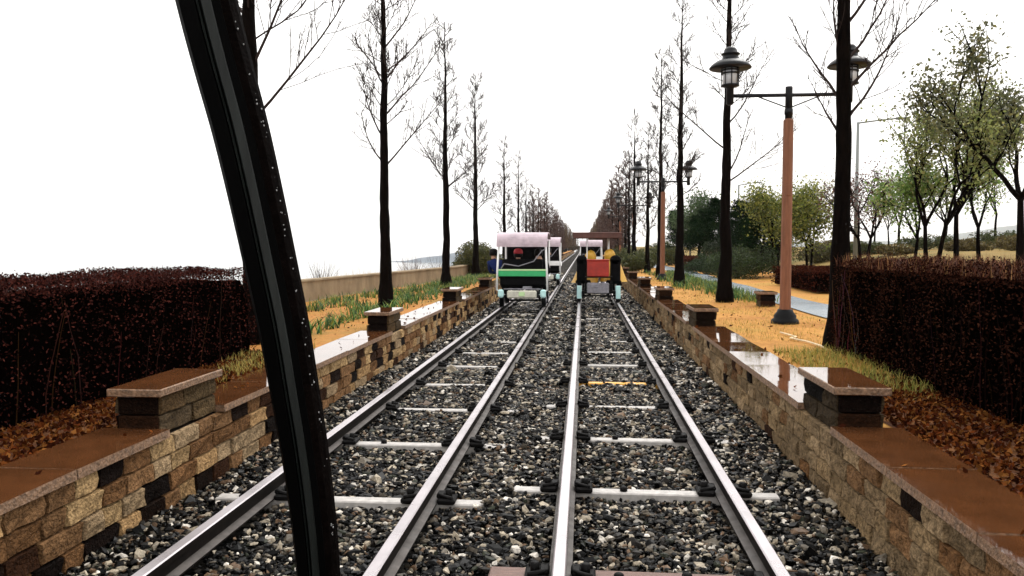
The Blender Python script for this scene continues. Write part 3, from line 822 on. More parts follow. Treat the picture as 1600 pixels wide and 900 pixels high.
P = np.concatenate([ground_pts(160, 2.0, 3.6, 7, 22), ground_pts(600, -6.2, -3.0, 8.5, 26)]); P = P[(P[:, 0] > 0) | (P[:, 0] > wall_x(P[:, 1]) + .1)]; P[:, 2] += .008
tag(quads(P, .05, pick(LIT + [(.3, .16, .06)], len(P)), 'fallen_leaves', M['leaf_matte'], up=0), 'scattered dry leaves on the sandy garden beds', 'fallen leaves', kind='stuff')
# bare dark soil under the hedges
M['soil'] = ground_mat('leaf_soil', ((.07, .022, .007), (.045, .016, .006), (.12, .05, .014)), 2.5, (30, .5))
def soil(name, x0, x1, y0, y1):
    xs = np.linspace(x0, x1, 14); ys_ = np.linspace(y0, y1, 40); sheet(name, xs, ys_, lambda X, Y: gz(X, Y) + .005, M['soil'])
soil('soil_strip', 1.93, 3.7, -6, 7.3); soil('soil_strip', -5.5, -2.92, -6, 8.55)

def hedge(name, label, x0, x1, y0, y1, ztop, n, leaf, pal, stem_pal=None, tips=None, tipn=0, face=0):
    g = float(gz((x0 + x1) / 2, (y0 + y1) / 2)); H = ztop - g
    t = thing(name, label, 'hedge', ((x0 + x1) / 2, (y0 + y1) / 2, g))
    cx, cy = (x0 + x1) / 2, (y0 + y1) / 2; hx, hy = (x1 - x0) / 2, (y1 - y0) / 2
    def wob(P):
        d = np.array([mnoise.noise(tuple(p * 1.3)) for p in P]); return d
    # uneven near-black core added to block light, inner shade put into its colour
    X, Y, Z = np.meshgrid(np.linspace(-1, 1, 7), np.linspace(-1, 1, max(8, int(hy * 5))), np.linspace(0, 1, 6), indexing='ij')
    b = MB()
    def gridface(fn, nu, nv):
        base = []
        for i in range(nu):
            for j in range(nv):
                p = fn(i / (nu - 1), j / (nv - 1)); sh = max(0, p[2] / az - .72) * .5; p = (p[0] * (1 - sh * .5), p[1] * (1 - sh * .12), p[2]); k = mnoise.noise(Vector(p) * 2.2) * .03
                base.append((p[0] + k, p[1] + k, p[2] + k if .05 < p[2] else p[2]))
        b.add(base, [(i * nv + j, i * nv + j + 1, (i + 1) * nv + j + 1, (i + 1) * nv + j) for i in range(nu - 1) for j in range(nv - 1)])
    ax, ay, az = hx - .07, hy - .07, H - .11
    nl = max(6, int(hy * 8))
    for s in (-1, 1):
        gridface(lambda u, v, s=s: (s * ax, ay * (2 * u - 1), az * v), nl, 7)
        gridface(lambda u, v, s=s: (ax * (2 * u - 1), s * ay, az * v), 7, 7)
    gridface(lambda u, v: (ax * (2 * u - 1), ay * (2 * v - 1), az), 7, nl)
    b.build('shade_core', M['hedge_shade'], t, fix=True)
    # leaves on the skin of the hedge: top and sides
    areas = [2 * hy * H, 1.2 * hy * H, 3 * hx * H, 2 * hx * H, 9 * hx * hy]; tot = sum(areas); Q = []
    for i, a in enumerate(areas):
        k = int(n * a / tot); u, v = rng.uniform(-1, 1, k), rng.uniform(0, 1, k); dep = rng.exponential(.03, k) - .025
        if i < 2: s = (-1, 1)[i]; p = np.stack([s * (hx - dep), u * hy, v * H], 1)
        elif i < 4: s = (-1, 1)[i - 2]; p = np.stack([u * hx, s * (hy - dep), v * H], 1)
        else: p = np.stack([u * hx, rng.uniform(-1, 1, k) * hy, H - dep], 1)
        Q.append(p)
        if i == 4: p[:, 2] -= rng.exponential(.035, k)
    Q = np.concatenate(Q); w_ = wob(Q * np.array([1.5, 1.5, 1.5]))
    Q[:, :2] *= (1 + .03 * w_[:, None] / max(.5, 1)); Q[:, 2] += .05 * w_ * (Q[:, 2] > H * .5) + (.012 if tipn > 5000 else .004) * (Q[:, 2] > H - .05) * rng.standard_exponential(len(Q))
    quads(Q, leaf, pick(pal, len(Q), .45), 'foliage', M['leaf_matte'], t)
    # stems
    b = MB()
    for i in range(int((90 if stem_pal else 45) * hy)):
        f = R.random()
        x = R.choice((-1, 1)) * hx * R.uniform(.8, 1.0) if f < .75 else R.uniform(-hx, hx); y = R.uniform(-hy, hy) if f < .75 else -hy * R.uniform(.9, 1) * R.choice((-1, 1))
        p = Vector((x, y, 0)); b.col = tuple(c * R.uniform(.6, 1.3) for c in R.choice(stem_pal or [(.022, .010, .007)]))
        if stem_pal and y > hy * .86: b.col = tuple(c * R.uniform(.2, 1.2) for c in (.075, .05, .036))
        grow(b, p, (R.gauss(0, .12), R.gauss(0, .12), 1), H * R.uniform(.5, 1.0), .006, .003, 4, .02, .07, R, 3)
    b.build('twigs', M['leaf_matte'], t, col=True)['kind'] = 'stuff'
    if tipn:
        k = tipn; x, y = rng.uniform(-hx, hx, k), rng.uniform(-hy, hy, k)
        blades(np.stack([x, y, np.full(k, H - .05)], 1), .14 if tipn > 5000 else .09, .006, .6, pick(tips, k, .4), 'lit_top_shoots', M['grass'], t, seg=2)  # paler shoots on top: daylight on the hedge top put into their colour
    return t
DK = [(.048, .013, .010), (.024, .007, .006), (.075, .021, .015), (.010, .004, .003)]
hedge('clipped_hedge', 'clipped dark reddish brown hedge on the left behind the black pole', -4.75, -3.56, -4.0, 8.45, 1.20, 105000, .023, DK,
      tips=[(.07, .022, .018), (.04, .014, .012)], tipn=3500)
hedge('clipped_hedge', 'clipped dark brown hedge with lit-toned straw top on the right, beside the thick trunk', 2.68, 3.75, -4.0, 8.9, 1.29, 95000, .023,
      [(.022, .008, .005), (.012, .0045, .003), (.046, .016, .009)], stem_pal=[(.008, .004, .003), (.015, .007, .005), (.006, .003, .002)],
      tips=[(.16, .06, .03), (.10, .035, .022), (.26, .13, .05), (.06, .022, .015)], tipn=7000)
LOW = [(.05, .012, .007), (.025, .007, .005), (.07, .02, .010)]
hedge('low_hedge', 'low dark maroon hedge behind the brown lamp post across the path', 5.5, 7.6, 19.6, 24.0, .88, 9000, .05, LOW)
hedge('low_hedge', 'low maroon hedge across the path, left of the green bush', 4.9, 6.2, 38, 43, .95, 4500, .07, [(.09, .028, .016), (.06, .02, .012)])
hedge('low_hedge', 'low dark hedge behind the large trunk at the far end of the right hedge', 7.7, 9.3, 20, 24, 1.05, 5000, .05, LOW)

# ------------------------------------------------------------------ leafy trees, pines and bushes
def leafy_tree_meshes(seed, H, spread, nleaf, leaf, pal, stems=1, fork=.32, levels=4, r0=.08, dens=.16, droop=0.0):
    rr = random.Random(seed); b = MB(); tips = []
    def br(p, d, ln, r, lv):
        pa = grow(b, p, d, ln, r, r * .68, 5, .05, .03 if lv == 0 else .10, rr, 7 if lv == 0 else 5 if lv < 3 else 3)
        if lv >= 2: tips.extend(pa[2:])
        if lv >= levels: return
        for k in range(rr.choice((2, 3)) if lv else 3):
            dd = (pa[-1] - pa[-2]).normalized()
            nd = side_dir(dd, rr.uniform(.35, .75) * spread, rr.uniform(0, 2 * PI)); nd.z += .12 - droop
            br(pa[-1], nd, ln * rr.uniform(.58, .85), r * .62, lv + 1)
        if lv >= 1:
            q, dd = lerp_path(pa, rr.uniform(.3, .7)); br(q, side_dir(dd, rr.uniform(.6, 1.0), rr.uniform(0, 2 * PI)), ln * .55, r * .45, lv + 2 if lv + 2 <= levels else levels)
    for s in range(stems):
        a = 2 * PI * s / stems + rr.random(); k = .0 if stems == 1 else .13
        br(Vector((math.cos(a) * .1 * (stems > 1), math.sin(a) * .1 * (stems > 1), -.05)), Vector((math.cos(a) * k + rr.gauss(0, .03), math.sin(a) * k + rr.gauss(0, .03), 1)), H * fork * rr.uniform(.85, 1.1), r0, 0)
    T = np.array([tuple(t) for t in tips])
    k = H / T[:, 2].max()
    b.v = [(v[0] * k, v[1] * k, v[2] * k) for v in b.v]; T *= k
    w_ = rng.gamma(.45, 1., len(T)); w_ /= w_.sum()          # uneven: some tips dense, some nearly bare
    Q = T[rng.choice(len(T), nleaf, p=w_)] + rng.normal(0, dens, (nleaf, 3))
    return b, Q, pick(pal, nleaf, .4), leaf
def leafy(label, x, y, meshes, name='leafy_tree', group=None, bark=None):
    t = thing(name, label, 'tree', (x, y, float(gz(x, y)) - .03), R.uniform(0, 6), group)
    meshes[0].build('trunk', bark or M['bark'], t)
    quads(meshes[1], meshes[3], meshes[2], 'crown', M['leaf'], t)
    return t
OLV = [(.10, .13, .035), (.14, .17, .045), (.06, .09, .025), (.18, .20, .06), (.08, .09, .03)]
YGR = [(.24, .25, .04), (.15, .18, .035), (.30, .29, .07), (.10, .13, .03)]
DGR = [(.006, .018, .007), (.012, .03, .011), (.004, .010, .005), (.02, .035, .012)]
def at(px, y): # metres to the right of the viewer's axis for a bearing read off the photograph
    return (px - 912) / 1250 * y
def bearing(px, y): return (px - 912) / 1250 * y / (1 + (px - 912) / 1250 * .0892)
T_ = [('tall sparse olive green tree with two slender trunks above the right hedge', 1452, 19.5, 4.7, 2, 6000, 31, .075),
      ('sparse olive green tree with forked trunk, just right of the twin trunked tree', 1492, 20.5, 4.7, 1, 6500, 36, .09),
      ('short leafy tree with a thin trunk between the forked tree and the dark edge tree', 1526, 21.5, 3.3, 1, 2600, 33, .06),
      ('big dark leafed tree with a thick trunk at the right edge of the photo', 1590, 18.0, 5.3, 1, 8000, 34, .11),
      ('low bright green leafy tree left of the twin trunked tree, above the right hedge', 1424, 21, 3.2, 1, 4200, 35, .06),
      ('far pale leafed tree seen through the gap right of the forked tree', 1548, 34, 4.6, 1, 4000, 37, .07),
      ('far grey green tree low behind the twin trunked tree', 1400, 38, 3.6, 1, 3500, 38, .07),
      ('far grey green tree low behind the forked tree', 1470, 40, 3.8, 2, 4000, 39, .07)]
for lab, px_, y, H, st, nl, sd_, r0_ in T_:
    pal = [(.12, .13, .055), (.08, .09, .04), (.17, .16, .065)] if sd_ == 34 else [(.20, .32, .07), (.12, .20, .045), (.27, .37, .10)] if sd_ in (35, 33) else [(.22, .26, .075), (.28, .31, .10), (.14, .18, .055), (.33, .34, .13), (.17, .17, .065)]
    leafy(lab, bearing(px_, y), y, leafy_tree_meshes(sd_, H, .9, int(nl * .75), .09, pal, stems=st, r0=r0_, fork=.36, dens=.17))
leafy('rounded yellow green tree right behind the brown lamp post', bearing(1262, 29), 29, leafy_tree_meshes(41, 3.3, 1.1, 7500, .10, YGR, stems=2, fork=.36, r0=.06, dens=.22))
leafy('rounded yellow green tree just left of the brown lamp post', bearing(1212, 31), 31, leafy_tree_meshes(42, 3.3, 1.1, 6500, .10, YGR, stems=2, fork=.36, r0=.06, dens=.22))
leafy('small pale green tree behind the crooked limbed bare tree', bearing(1092, 46), 46, leafy_tree_meshes(43, 4.0, 1.0, 5000, .14, [(.08, .13, .05), (.06, .10, .04)], r0=.07, dens=.3))
t_ = leafy('reddish nearly leafless tree right of the thick dark trunk', bearing(1345, 27), 27, leafy_tree_meshes(44, 3.3, 1.1, 2200, .08, [(.10, .045, .04), (.14, .07, .06)], stems=2, fork=.34, r0=.06, dens=.2))
small = [(1300, 40, 'thin bare stemmed young tree beyond the yellow green trees'), (1385, 42, 'thin young tree on the far grass bank, left of the leafy group'), (1362, 46, 'bare young tree on the far grass bank right of the reddish tree')]
for i, (px_, y, lab) in enumerate(small):
    leafy(lab, bearing(px_, y), y, leafy_tree_meshes(50 + i, 3.2, 1.0, 900, .09, [(.09, .07, .03), (.07, .08, .03)], stems=1, fork=.4, r0=.07, dens=.2))
def pine(label, x, y, H, seed):
    rr = random.Random(seed); b = MB()
    t = thing('pine_tree', label, 'tree', (x, y, float(gz(x, y)) - .05), 0, 'dark pines across the path')
    tp = grow(b, (0, 0, 0), (rr.gauss(0, .08), rr.gauss(0, .08), 1), H * .95, .09, .02, 9, .02, .05, rr, 7)
    pads = []
    for i in range(26):
        u = .28 + .7 * i / 26; p, d = lerp_path(tp, u); az = i * 2.4 + rr.random()
        l = H * .34 * (1.12 - u) * rr.uniform(.6, 1.2) + .15
        lp = grow(b, p, (math.cos(az), math.sin(az), .25), l, .022, .008, 4, .05, .1, rr, 4)
        for q in lp[2:]: pads.append((tuple(q), l * .25 + .1))
    b.build('trunk', M['bark'], t)
    Q = np.concatenate([np.array(p)[None] + rng.normal(0, s * .55, (190, 3)) * np.array([1, 1, .55]) for p, s in pads])
    quads(Q, .13, pick(DGR, len(Q), .4), 'crown', M['leaf_matte'], t, aspect=.22)
pine('dark pine behind the green bush, left one of the pair', bearing(1158, 36), 36, 3.3, 61)
pine('dark pine behind the green bush, right one of the pair by the yellow green tree', bearing(1185, 34), 34, 3.3, 62)
pine('dark pine between the third and second bare trees of the right row', bearing(1090, 42), 42, 3.2, 63)
pine('far dark pine just left of the third bare tree of the right row', bearing(1070, 50), 50, 3.6, 64)
pine('pine behind the crooked limbed bare tree with loose grey green crown', bearing(1122, 39), 39, 3.6, 65)
def bush(label, x, y, rx, ry, H, n, leaf, pal, seed, parent_group=None):
    rr = random.Random(seed); t = thing('round_bush', label, 'bush', (x, y, float(gz(x, y)) - .02), 0, parent_group)
    cen = []
    for i in range(22):
        a, r_ = rr.uniform(0, 2 * PI), math.sqrt(rr.random()); cen.append((math.cos(a) * r_ * rx * .75, math.sin(a) * r_ * ry * .75, H * (.25 + .5 * rr.random() * (1.15 - r_ * .6))))
    b = MB()
    for c in cen:
        grow(b, (c[0] * .01, c[1] * .01, 0), (c[0], c[1], c[2] * 1.6), Vector(c).length * 1.05, .014, .005, 4, 0, .06, rr, 4)
    b.build('branches', M['twig'], t)
    Q = []
    for c in cen:
        d = rng.normal(size=(n // 22, 3)); d /= np.linalg.norm(d, axis=1)[:, None]
        Q.append(np.array(c)[None] + d * (rng.uniform(.35, 1, (len(d), 1)) ** .5) * np.array([rx, ry, H]) * rr.uniform(.26, .42))
    Q = np.concatenate(Q); Q = Q[Q[:, 2] > .02]
    quads(Q, leaf, pick(pal, len(Q), .4), 'foliage', M['leaf'], t)
bush('broad dark green bush across the path between the crooked bare tree and the lamp post', bearing(1150, 29), 29, 1.35, 1.3, 1.3, 12000, .07, [(.035, .055, .016), (.05, .08, .02), (.022, .035, .012)], 71)
bush('dark green bush across the path left of the crooked bare tree', bearing(1105, 33), 33, .9, 1.0, .9, 6000, .07, [(.03, .055, .018), (.022, .04, .014)], 72)
bush('large olive green bush left of the green banded cart', bearing(752, 34), 34, 1.15, 1.3, 1.5, 12000, .085, [(.10, .10, .025), (.07, .075, .02), (.13, .125, .035), (.05, .06, .02)], 73)
bush('smaller olive bush on the seaward side of the large one, left of the cart', bearing(728, 38), 38, .7, 1, .85, 5000, .085, [(.08, .085, .022), (.05, .06, .02)], 74)
bush('dark evergreen shrub between the pines and the yellow green trees across the path', bearing(1200, 36), 36, 1.2, 1.1, 1.6, 8000, .08, [(.02, .035, .012), (.03, .05, .016)], 171)
bush('dark evergreen shrub behind the crooked limbed bare tree, left of the broad green bush', bearing(1130, 37), 37, 1.1, 1.1, 1.7, 8000, .08, [(.016, .03, .011), (.025, .042, .015)], 172)
bush('low olive shrub on the bank between the lamp post and the thick dark trunk', bearing(1275, 33), 33, 1.5, 1.0, .8, 6000, .08, [(.06, .06, .02), (.09, .075, .025)], 173)
for i, (px_, y, s) in enumerate([(990, 36, .9), (1005, 41, 1.0), (985, 50, 1.2), (975, 62, 1.4), (1020, 55, 1.4), (1045, 48, 1.1), (1040, 60, 1.6)]):
    bush(f'olive green bush beside the right wall beyond the far lamp post, {ORD[i]} of them', bearing(px_, y), y, .8 * s, .9 * s, 1.0 * s, 3500, .11, [(.07, .08, .02), (.045, .06, .018), (.10, .10, .03)], 80 + i, 'bushes along the far right wall')
for i, (px_, y, s, pl) in enumerate([(1352, 33, .8, 0), (1395, 30, .6, 1), (1445, 36, 1.0, 0), (1505, 30, .7, 1), (1560, 33, 1.0, 0), (1600, 28, .8, 1), (1300, 38, .9, 1)]):
    bush(f'olive brown shrub on the grass bank beyond the right hedge, {["first", "second", "third", "fourth", "fifth", "sixth"][i]} from the left' if i < 6 else 'olive brown shrub on the grass bank beyond the thick dark trunk', bearing(px_, y), y, 1.3 * s, .9 * s, .75 * s, 3500, .09, [(.13, .10, .03), (.09, .065, .025), (.16, .13, .05)] if pl else [(.08, .09, .03), (.05, .065, .02)], 120 + i, 'shrubs on the right grass bank')
for i in range(5):
    bush('low olive bush closing the tracks at the vanishing point', -3.4 + 1.5 * i, 213 + (i % 2), 1.3, 1.2, 1.6, 1500, .2, [(.08, .05, .03), (.06, .05, .025)], 160 + i, 'bushes closing the view')
# dry shrubs on the shore beyond the sea wall
for i, (px_, y, lab) in enumerate([(505, 26, 'small leafless shrub poking up beyond the sea wall near the black pole'), (640, 34, 'reddish dry reed shrub beyond the sea wall, left one'), (652, 36, 'reddish dry reed shrub beyond the sea wall, right one'), (684, 38, 'grey bare shrub beyond the sea wall by the slim tree')]):
    rr = random.Random(90 + i); x = bearing(px_, y); t = thing('dry_shrub', lab, 'shrub', (x, y, .0)); b = MB()
    for k in range(60): grow(b, (rr.gauss(0, .006), rr.gauss(0, .006), -.4), (rr.gauss(0, .3), rr.gauss(0, .3), 1), rr.uniform(.8, 1.5), .008, .004, 4, 0, .12, rr, 3)
    b.build('branches', M['twig_red'] if i in (1, 2) else M['twig'], t)
x = rng.uniform(-9.5, -5.2, 900); y = rng.uniform(5, 34, 900)
ok = (x < wall_x(y) - .35); P = np.stack([x, y, np.full(900, .05)], 1)[ok]
tag(blades(P, .75, .008, .35, pick([(.35, .28, .16), (.28, .22, .14)], len(P)), 'shore_weeds', M['grass']), 'thin dry weeds on the shore bank beyond the sea wall', 'weeds', kind='stuff')

# ------------------------------------------------------------------ lamp posts and street lights
def lamp_post(label, x, y, group):
    z = float(gz(x, y)); t = thing('lamp_post', label, 'lamp post', (x, y, z), .0, group)
    b = MB(); b.lathe([(.20, -.04), (.20, .03), (.19, .06), (.16, .08), (.16, .12), (.12, .17), (.105, .21)], 20); b.build('base', M['black'], t)
    b = MB(); b.lathe([(.082, .20), (.078, 1.2), (.074, 2.96)], 12, smooth=False); b.lathe([(.074, 2.962), (.05, 2.99)], 12, smooth=False)
    b.box((.0, -.07, 1.95), (.07, .03, .16), ch=.006); b.build('post', M['post'], t)
    b = MB(); b.lathe([(.052, 2.98), (.052, 3.43), (.05, 3.45)], 14); b.lathe([(.060, 3.05), (.062, 3.09), (.060, 3.13)], 14); b.build('top_tube', M['lampblack'], t)
    b = MB(); b.tube([(-.84, 0, 3.33), (.84, 0, 3.33)], .028, 10)
    for s in (-1, 1): b.tube([(s * .05, 0, 3.16), (s * .42, 0, 3.305)], .010, 6)
    b.build('crossarm', M['lampblack'], t)
    for s in (-1, 1):
        h = MB(); h.lathe([(.035, 3.20), (.055, 3.22), (.055, 3.44), (.07, 3.455), (.135, 3.47), (.135, 3.49)], 18, (s * .84, 0, 0))
        for k in range(8):
            a = k * PI / 4; h.tube([(s * .84 + .122 * math.cos(a), .122 * math.sin(a), 3.47), (s * .84 + .125 * math.cos(a), .125 * math.sin(a), 3.74)], .008, 5)
        for zz in (3.645, 3.69): h.lathe([(.133, zz), (.140, zz + .008), (.133, zz + .016)], 18, (s * .84, 0, 0))
        head = h.build('lamp_head', M['lampblack'], t)
        g = MB(); g.lathe([(.105, 3.485), (.108, 3.72)], 18, (s * .84, 0, 0)); g.build('lamp_glass', M['glass'], head)
        g = MB(); g.lathe([(.30, 3.725), (.305, 3.735), (.27, 3.78), (.20, 3.83), (.13, 3.86), (.115, 3.865), (.115, 3.92), (.135, 3.925), (.135, 3.94), (.10, 3.945), (.095, 3.99), (.06, 4.03), (.02, 4.04), (.001, 4.04)], 24, (s * .84, 0, 0))
        g.build('lamp_shade', M['lampblack'], head)
    return t
lp = lamp_post('near brown lamp post with two black lantern heads right of the tracks', 2.96, 12.05, 'two headed lamp posts')
for i, y in enumerate((27.6, 43.5, 59.5)):
    c = copy_tree(lp); c.location = (2.68, y, float(gz(2.68, y)))
    c['label'] = ['second brown two headed lamp post, far along the right tree row', 'third small lamp post deep in the right tree row', 'farthest tiny lamp post in the right tree row'][i]
def street_light(label, x, y, H, arm):
    t = thing('street_light', label, 'street light', (x, y, float(gz(x, y)) - .05), 0, 'grey single arm street lights')
    b = MB(); b.tube([(0, 0, 0), (0, 0, H * .5), (0, 0, H)], [.075, .06, .045], 10); b.build('pole', M['galv'], t)
    b = MB(); b.tube([(0, 0, H - .03), (arm * .5, 0, H + .05), (arm, 0, H + .11)], .028, 8); b.build('arm', M['galv'], t)
    b = MB(); b.box((arm + .18, 0, H + .11), (.42, .16, .08), ch=.025); b.build('lamp_housing', M['galv'], t)
street_light('tall grey street light with one arm right of the thick dark trunk', bearing(1333, 28), 28, 4.9, 1.25)
street_light('far grey street light left of the crooked limbed bare tree', bearing(1077, 60), 60, 4.4, 1.2)
street_light('thin dark street light between the crooked bare tree and the near lamp post', bearing(1151, 44), 44, 4.2, .8)

# garden hose on the sand
b = MB(); b.tube([(2.55, 10.6, .335), (2.62, 10.1, .335), (2.50, 9.9, .34), (2.62, 9.6, .335), (2.66, 9.2, .335), (2.63, 8.9, .33)], .012, 7)
tag(b.build('fallen_branch', mat('pale_branch', (.42, .33, .20), rough=.7, var=.3)), 'pale thin fallen branch lying on the sand right of the wall', 'branch')

# ------------------------------------------------------------------ people
def person(label, loc, top, bottom, hair_col, cover=None, lean=(0, 0), head_kind='hair', rz=0):
    """seated figure facing +Y; origin at the seat under the pelvis"""
    t = thing('person', label, 'person', loc, rz)
    J = {'pel': (0, 0, .10), 'sp': (lean[0] * .3, .02 + lean[1] * .3, .30), 'ch': (lean[0] * .7, .03 + lean[1] * .7, .46), 'nk': (lean[0], .05 + lean[1], .59), 'h0': (lean[0], .07 + lean[1], .68), 'h1': (lean[0], .085 + lean[1], .77),
         'nose': (lean[0], .19 + lean[1], .70)}
    rd = {'pel': .15, 'sp': .145, 'ch': .15, 'nk': .055, 'h0': .085, 'h1': .078, 'nose': .012}
    E = [('pel', 'sp'), ('sp', 'ch'), ('ch', 'nk'), ('nk', 'h0'), ('h0', 'h1'), ('h0', 'nose')]
    for s, k in ((-1, 'l'), (1, 'r')):
        J.update({k + 'sh': (lean[0] * .75 + s * .19, .03 + lean[1] * .75, .50), k + 'el': (lean[0] * .5 + s * .25, .14 + lean[1] * .5, .27), k + 'wr': (s * .20, .37, .24), k + 'ha': (s * .19, .44, .245),
                  k + 'hp': (s * .10, .05, .09), k + 'kn': (s * .13, .46, .10), k + 'an': (s * .13, .52, -.30), k + 'to': (s * .14, .68, -.35)})
        rd.update({k + 'sh': .065, k + 'el': .048, k + 'wr': .03, k + 'ha': .038, k + 'hp': .10, k + 'kn': .065, k + 'an': .045, k + 'to': .04})
        E += [('ch', k + 'sh'), (k + 'sh', k + 'el'), (k + 'el', k + 'wr'), (k + 'wr', k + 'ha'), ('pel', k + 'hp'), (k + 'hp', k + 'kn'), (k + 'kn', k + 'an'), (k + 'an', k + 'to')]
    names = list(J); me = bpy.data.meshes.new('body'); me.from_pydata([J[n] for n in names], [(names.index(a), names.index(b_)) for a, b_ in E], [])
    o = bpy.data.objects.new('tmp_body', me); C.objects.link(o)
    sk = o.modifiers.new('skin', 'SKIN'); sk.use_smooth_shade = True
    o.modifiers.new('sub', 'SUBSURF').levels = 2; o.modifiers['sub'].render_levels = 2
    for i, n in enumerate(names):
        o.data.skin_vertices[0].data[i].radius = (rd[n], rd[n])
    o.data.skin_vertices[0].data[0].use_root = True
    dg = bpy.context.evaluated_depsgraph_get(); ev = o.evaluated_get(dg); m2 = bpy.data.meshes.new_from_object(ev)
    bpy.data.objects.remove(o)
    # fingers, merged into the same body mesh
    fb = MB()
    for s in (-1, 1):
        for k in range(4):
            L_ = (.062, .072, .068, .052)[k]; x0 = s * .19 + s * (.028 - .018 * k)
            fb.tube([(x0, .455, .25), (x0, .455 + L_ * .6, .252), (x0, .455 + L_ * .85, .23), (x0, .455 + L_ * .75, .205)], [.0095, .009, .008, .006], 6)
        fb.tube([(s * .165, .42, .24), (s * .140, .45, .235), (s * .138, .475, .225)], [.011, .010, .007], 6)
    import bmesh
    bm = bmesh.new(); bm.from_mesh(m2); tmp = bpy.data.meshes.new('f'); tmp.from_pydata(fb.v, [], fb.f); bm.from_mesh(tmp); bm.to_mesh(m2); bm.free()
    for p in m2.polygons:
        c = p.center; p.use_smooth = True
        head = c.z > .60; hand = c.y > .385 and c.z > .15 and abs(c.x) > .1 and c.z < .33 and c.z > .19
        p.material_index = 0 if head or hand else (2 if c.z < .19 else 1)
    m2.name = 'body'; link_mesh('body', m2, [M['skin'], top, bottom], t)
    hx_, hy_, hz_ = J['h1'][0], J['h1'][1], .735
    if head_kind == 'hair':
        b = MB(); b.lathe([(.104, -.06), (.108, .0), (.10, .06), (.07, .10), (.03, .115), (.001, .118)], 14, (hx_, hy_ - .018, hz_)); b.build('hair', hair_col, t)
    elif head_kind == 'cap':
        b = MB(); b.lathe([(.11, -.01), (.112, .03), (.10, .08), (.06, .11), (.001, .12)], 14, (hx_, hy_ - .01, hz_)); b.box((hx_, hy_ + .12, hz_ + .0), (.13, .12, .015), ch=.005); b.build('cap', hair_col, t)
        b = MB(); b.lathe([(.095, -.10), (.106, -.06), (.106, -.012)], 14, (hx_, hy_ - .02, hz_)); b.build('hair', M['hair'], t)
    if cover:
        # rain poncho: a loose flared shell from hood to seat
        b = MB(); n = 22; rows = [(.13, .12, .62), (.22, .12, .545), (.27, .17, .46), (.30, .22, .30), (.33, .27, .12), (.35, .30, .02)]
        vs = []
        for i, (rx_, ry_, z_) in enumerate(rows):
            kx = lean[0] * min(1, z_ / .59); ky = lean[1] * min(1, z_ / .59)
            for j in range(n):
                a = 2 * PI * j / n; f = 1 + (.05 * math.sin(a * 7 + i) + .10 * mnoise.noise((a * 1.3, i * .8, loc[0] * 5))) * i / 5
                vs.append((kx + rx_ * f * math.cos(a), .06 + ky + ry_ * f * math.sin(a), z_))
        b.add(vs, [(i * n + j, (i + 1) * n + j, (i + 1) * n + (j + 1) % n, i * n + (j + 1) % n) for i in range(len(rows) - 1) for j in range(n)], smooth=True)
        b.build('rain_poncho', cover, t)
        # hood, open in front
        b = MB(); vs = []; nu, nv = 9, 14
        for i in range(nu):
            th_ = PI * .97 * i / (nu - 1)
            for j in range(nv):
                ph = PI * (1.0 + (j / (nv - 1)) * 1.0) ; pp = ph
                q_ = 1 + .16 * mnoise.noise((th_ * 2.1 + loc[0] * 9, pp * 2.3, 1.0)) + (.10 if th_ > 2.2 else 0); vs.append((hx_ + .15 * q_ * math.sin(th_) * math.cos(pp), hy_ + .15 * q_ * math.sin(th_) * math.sin(pp), hz_ - .02 + (.165 * q_ if math.cos(th_) > 0 else .19) * math.cos(th_)))
        b.add(vs, [(i * nv + j, (i + 1) * nv + j, (i + 1) * nv + j + 1, i * nv + j + 1) for i in range(nu - 1) for j in range(nv - 1)], smooth=True)
        b.build('poncho_hood', cover, t)
    return t

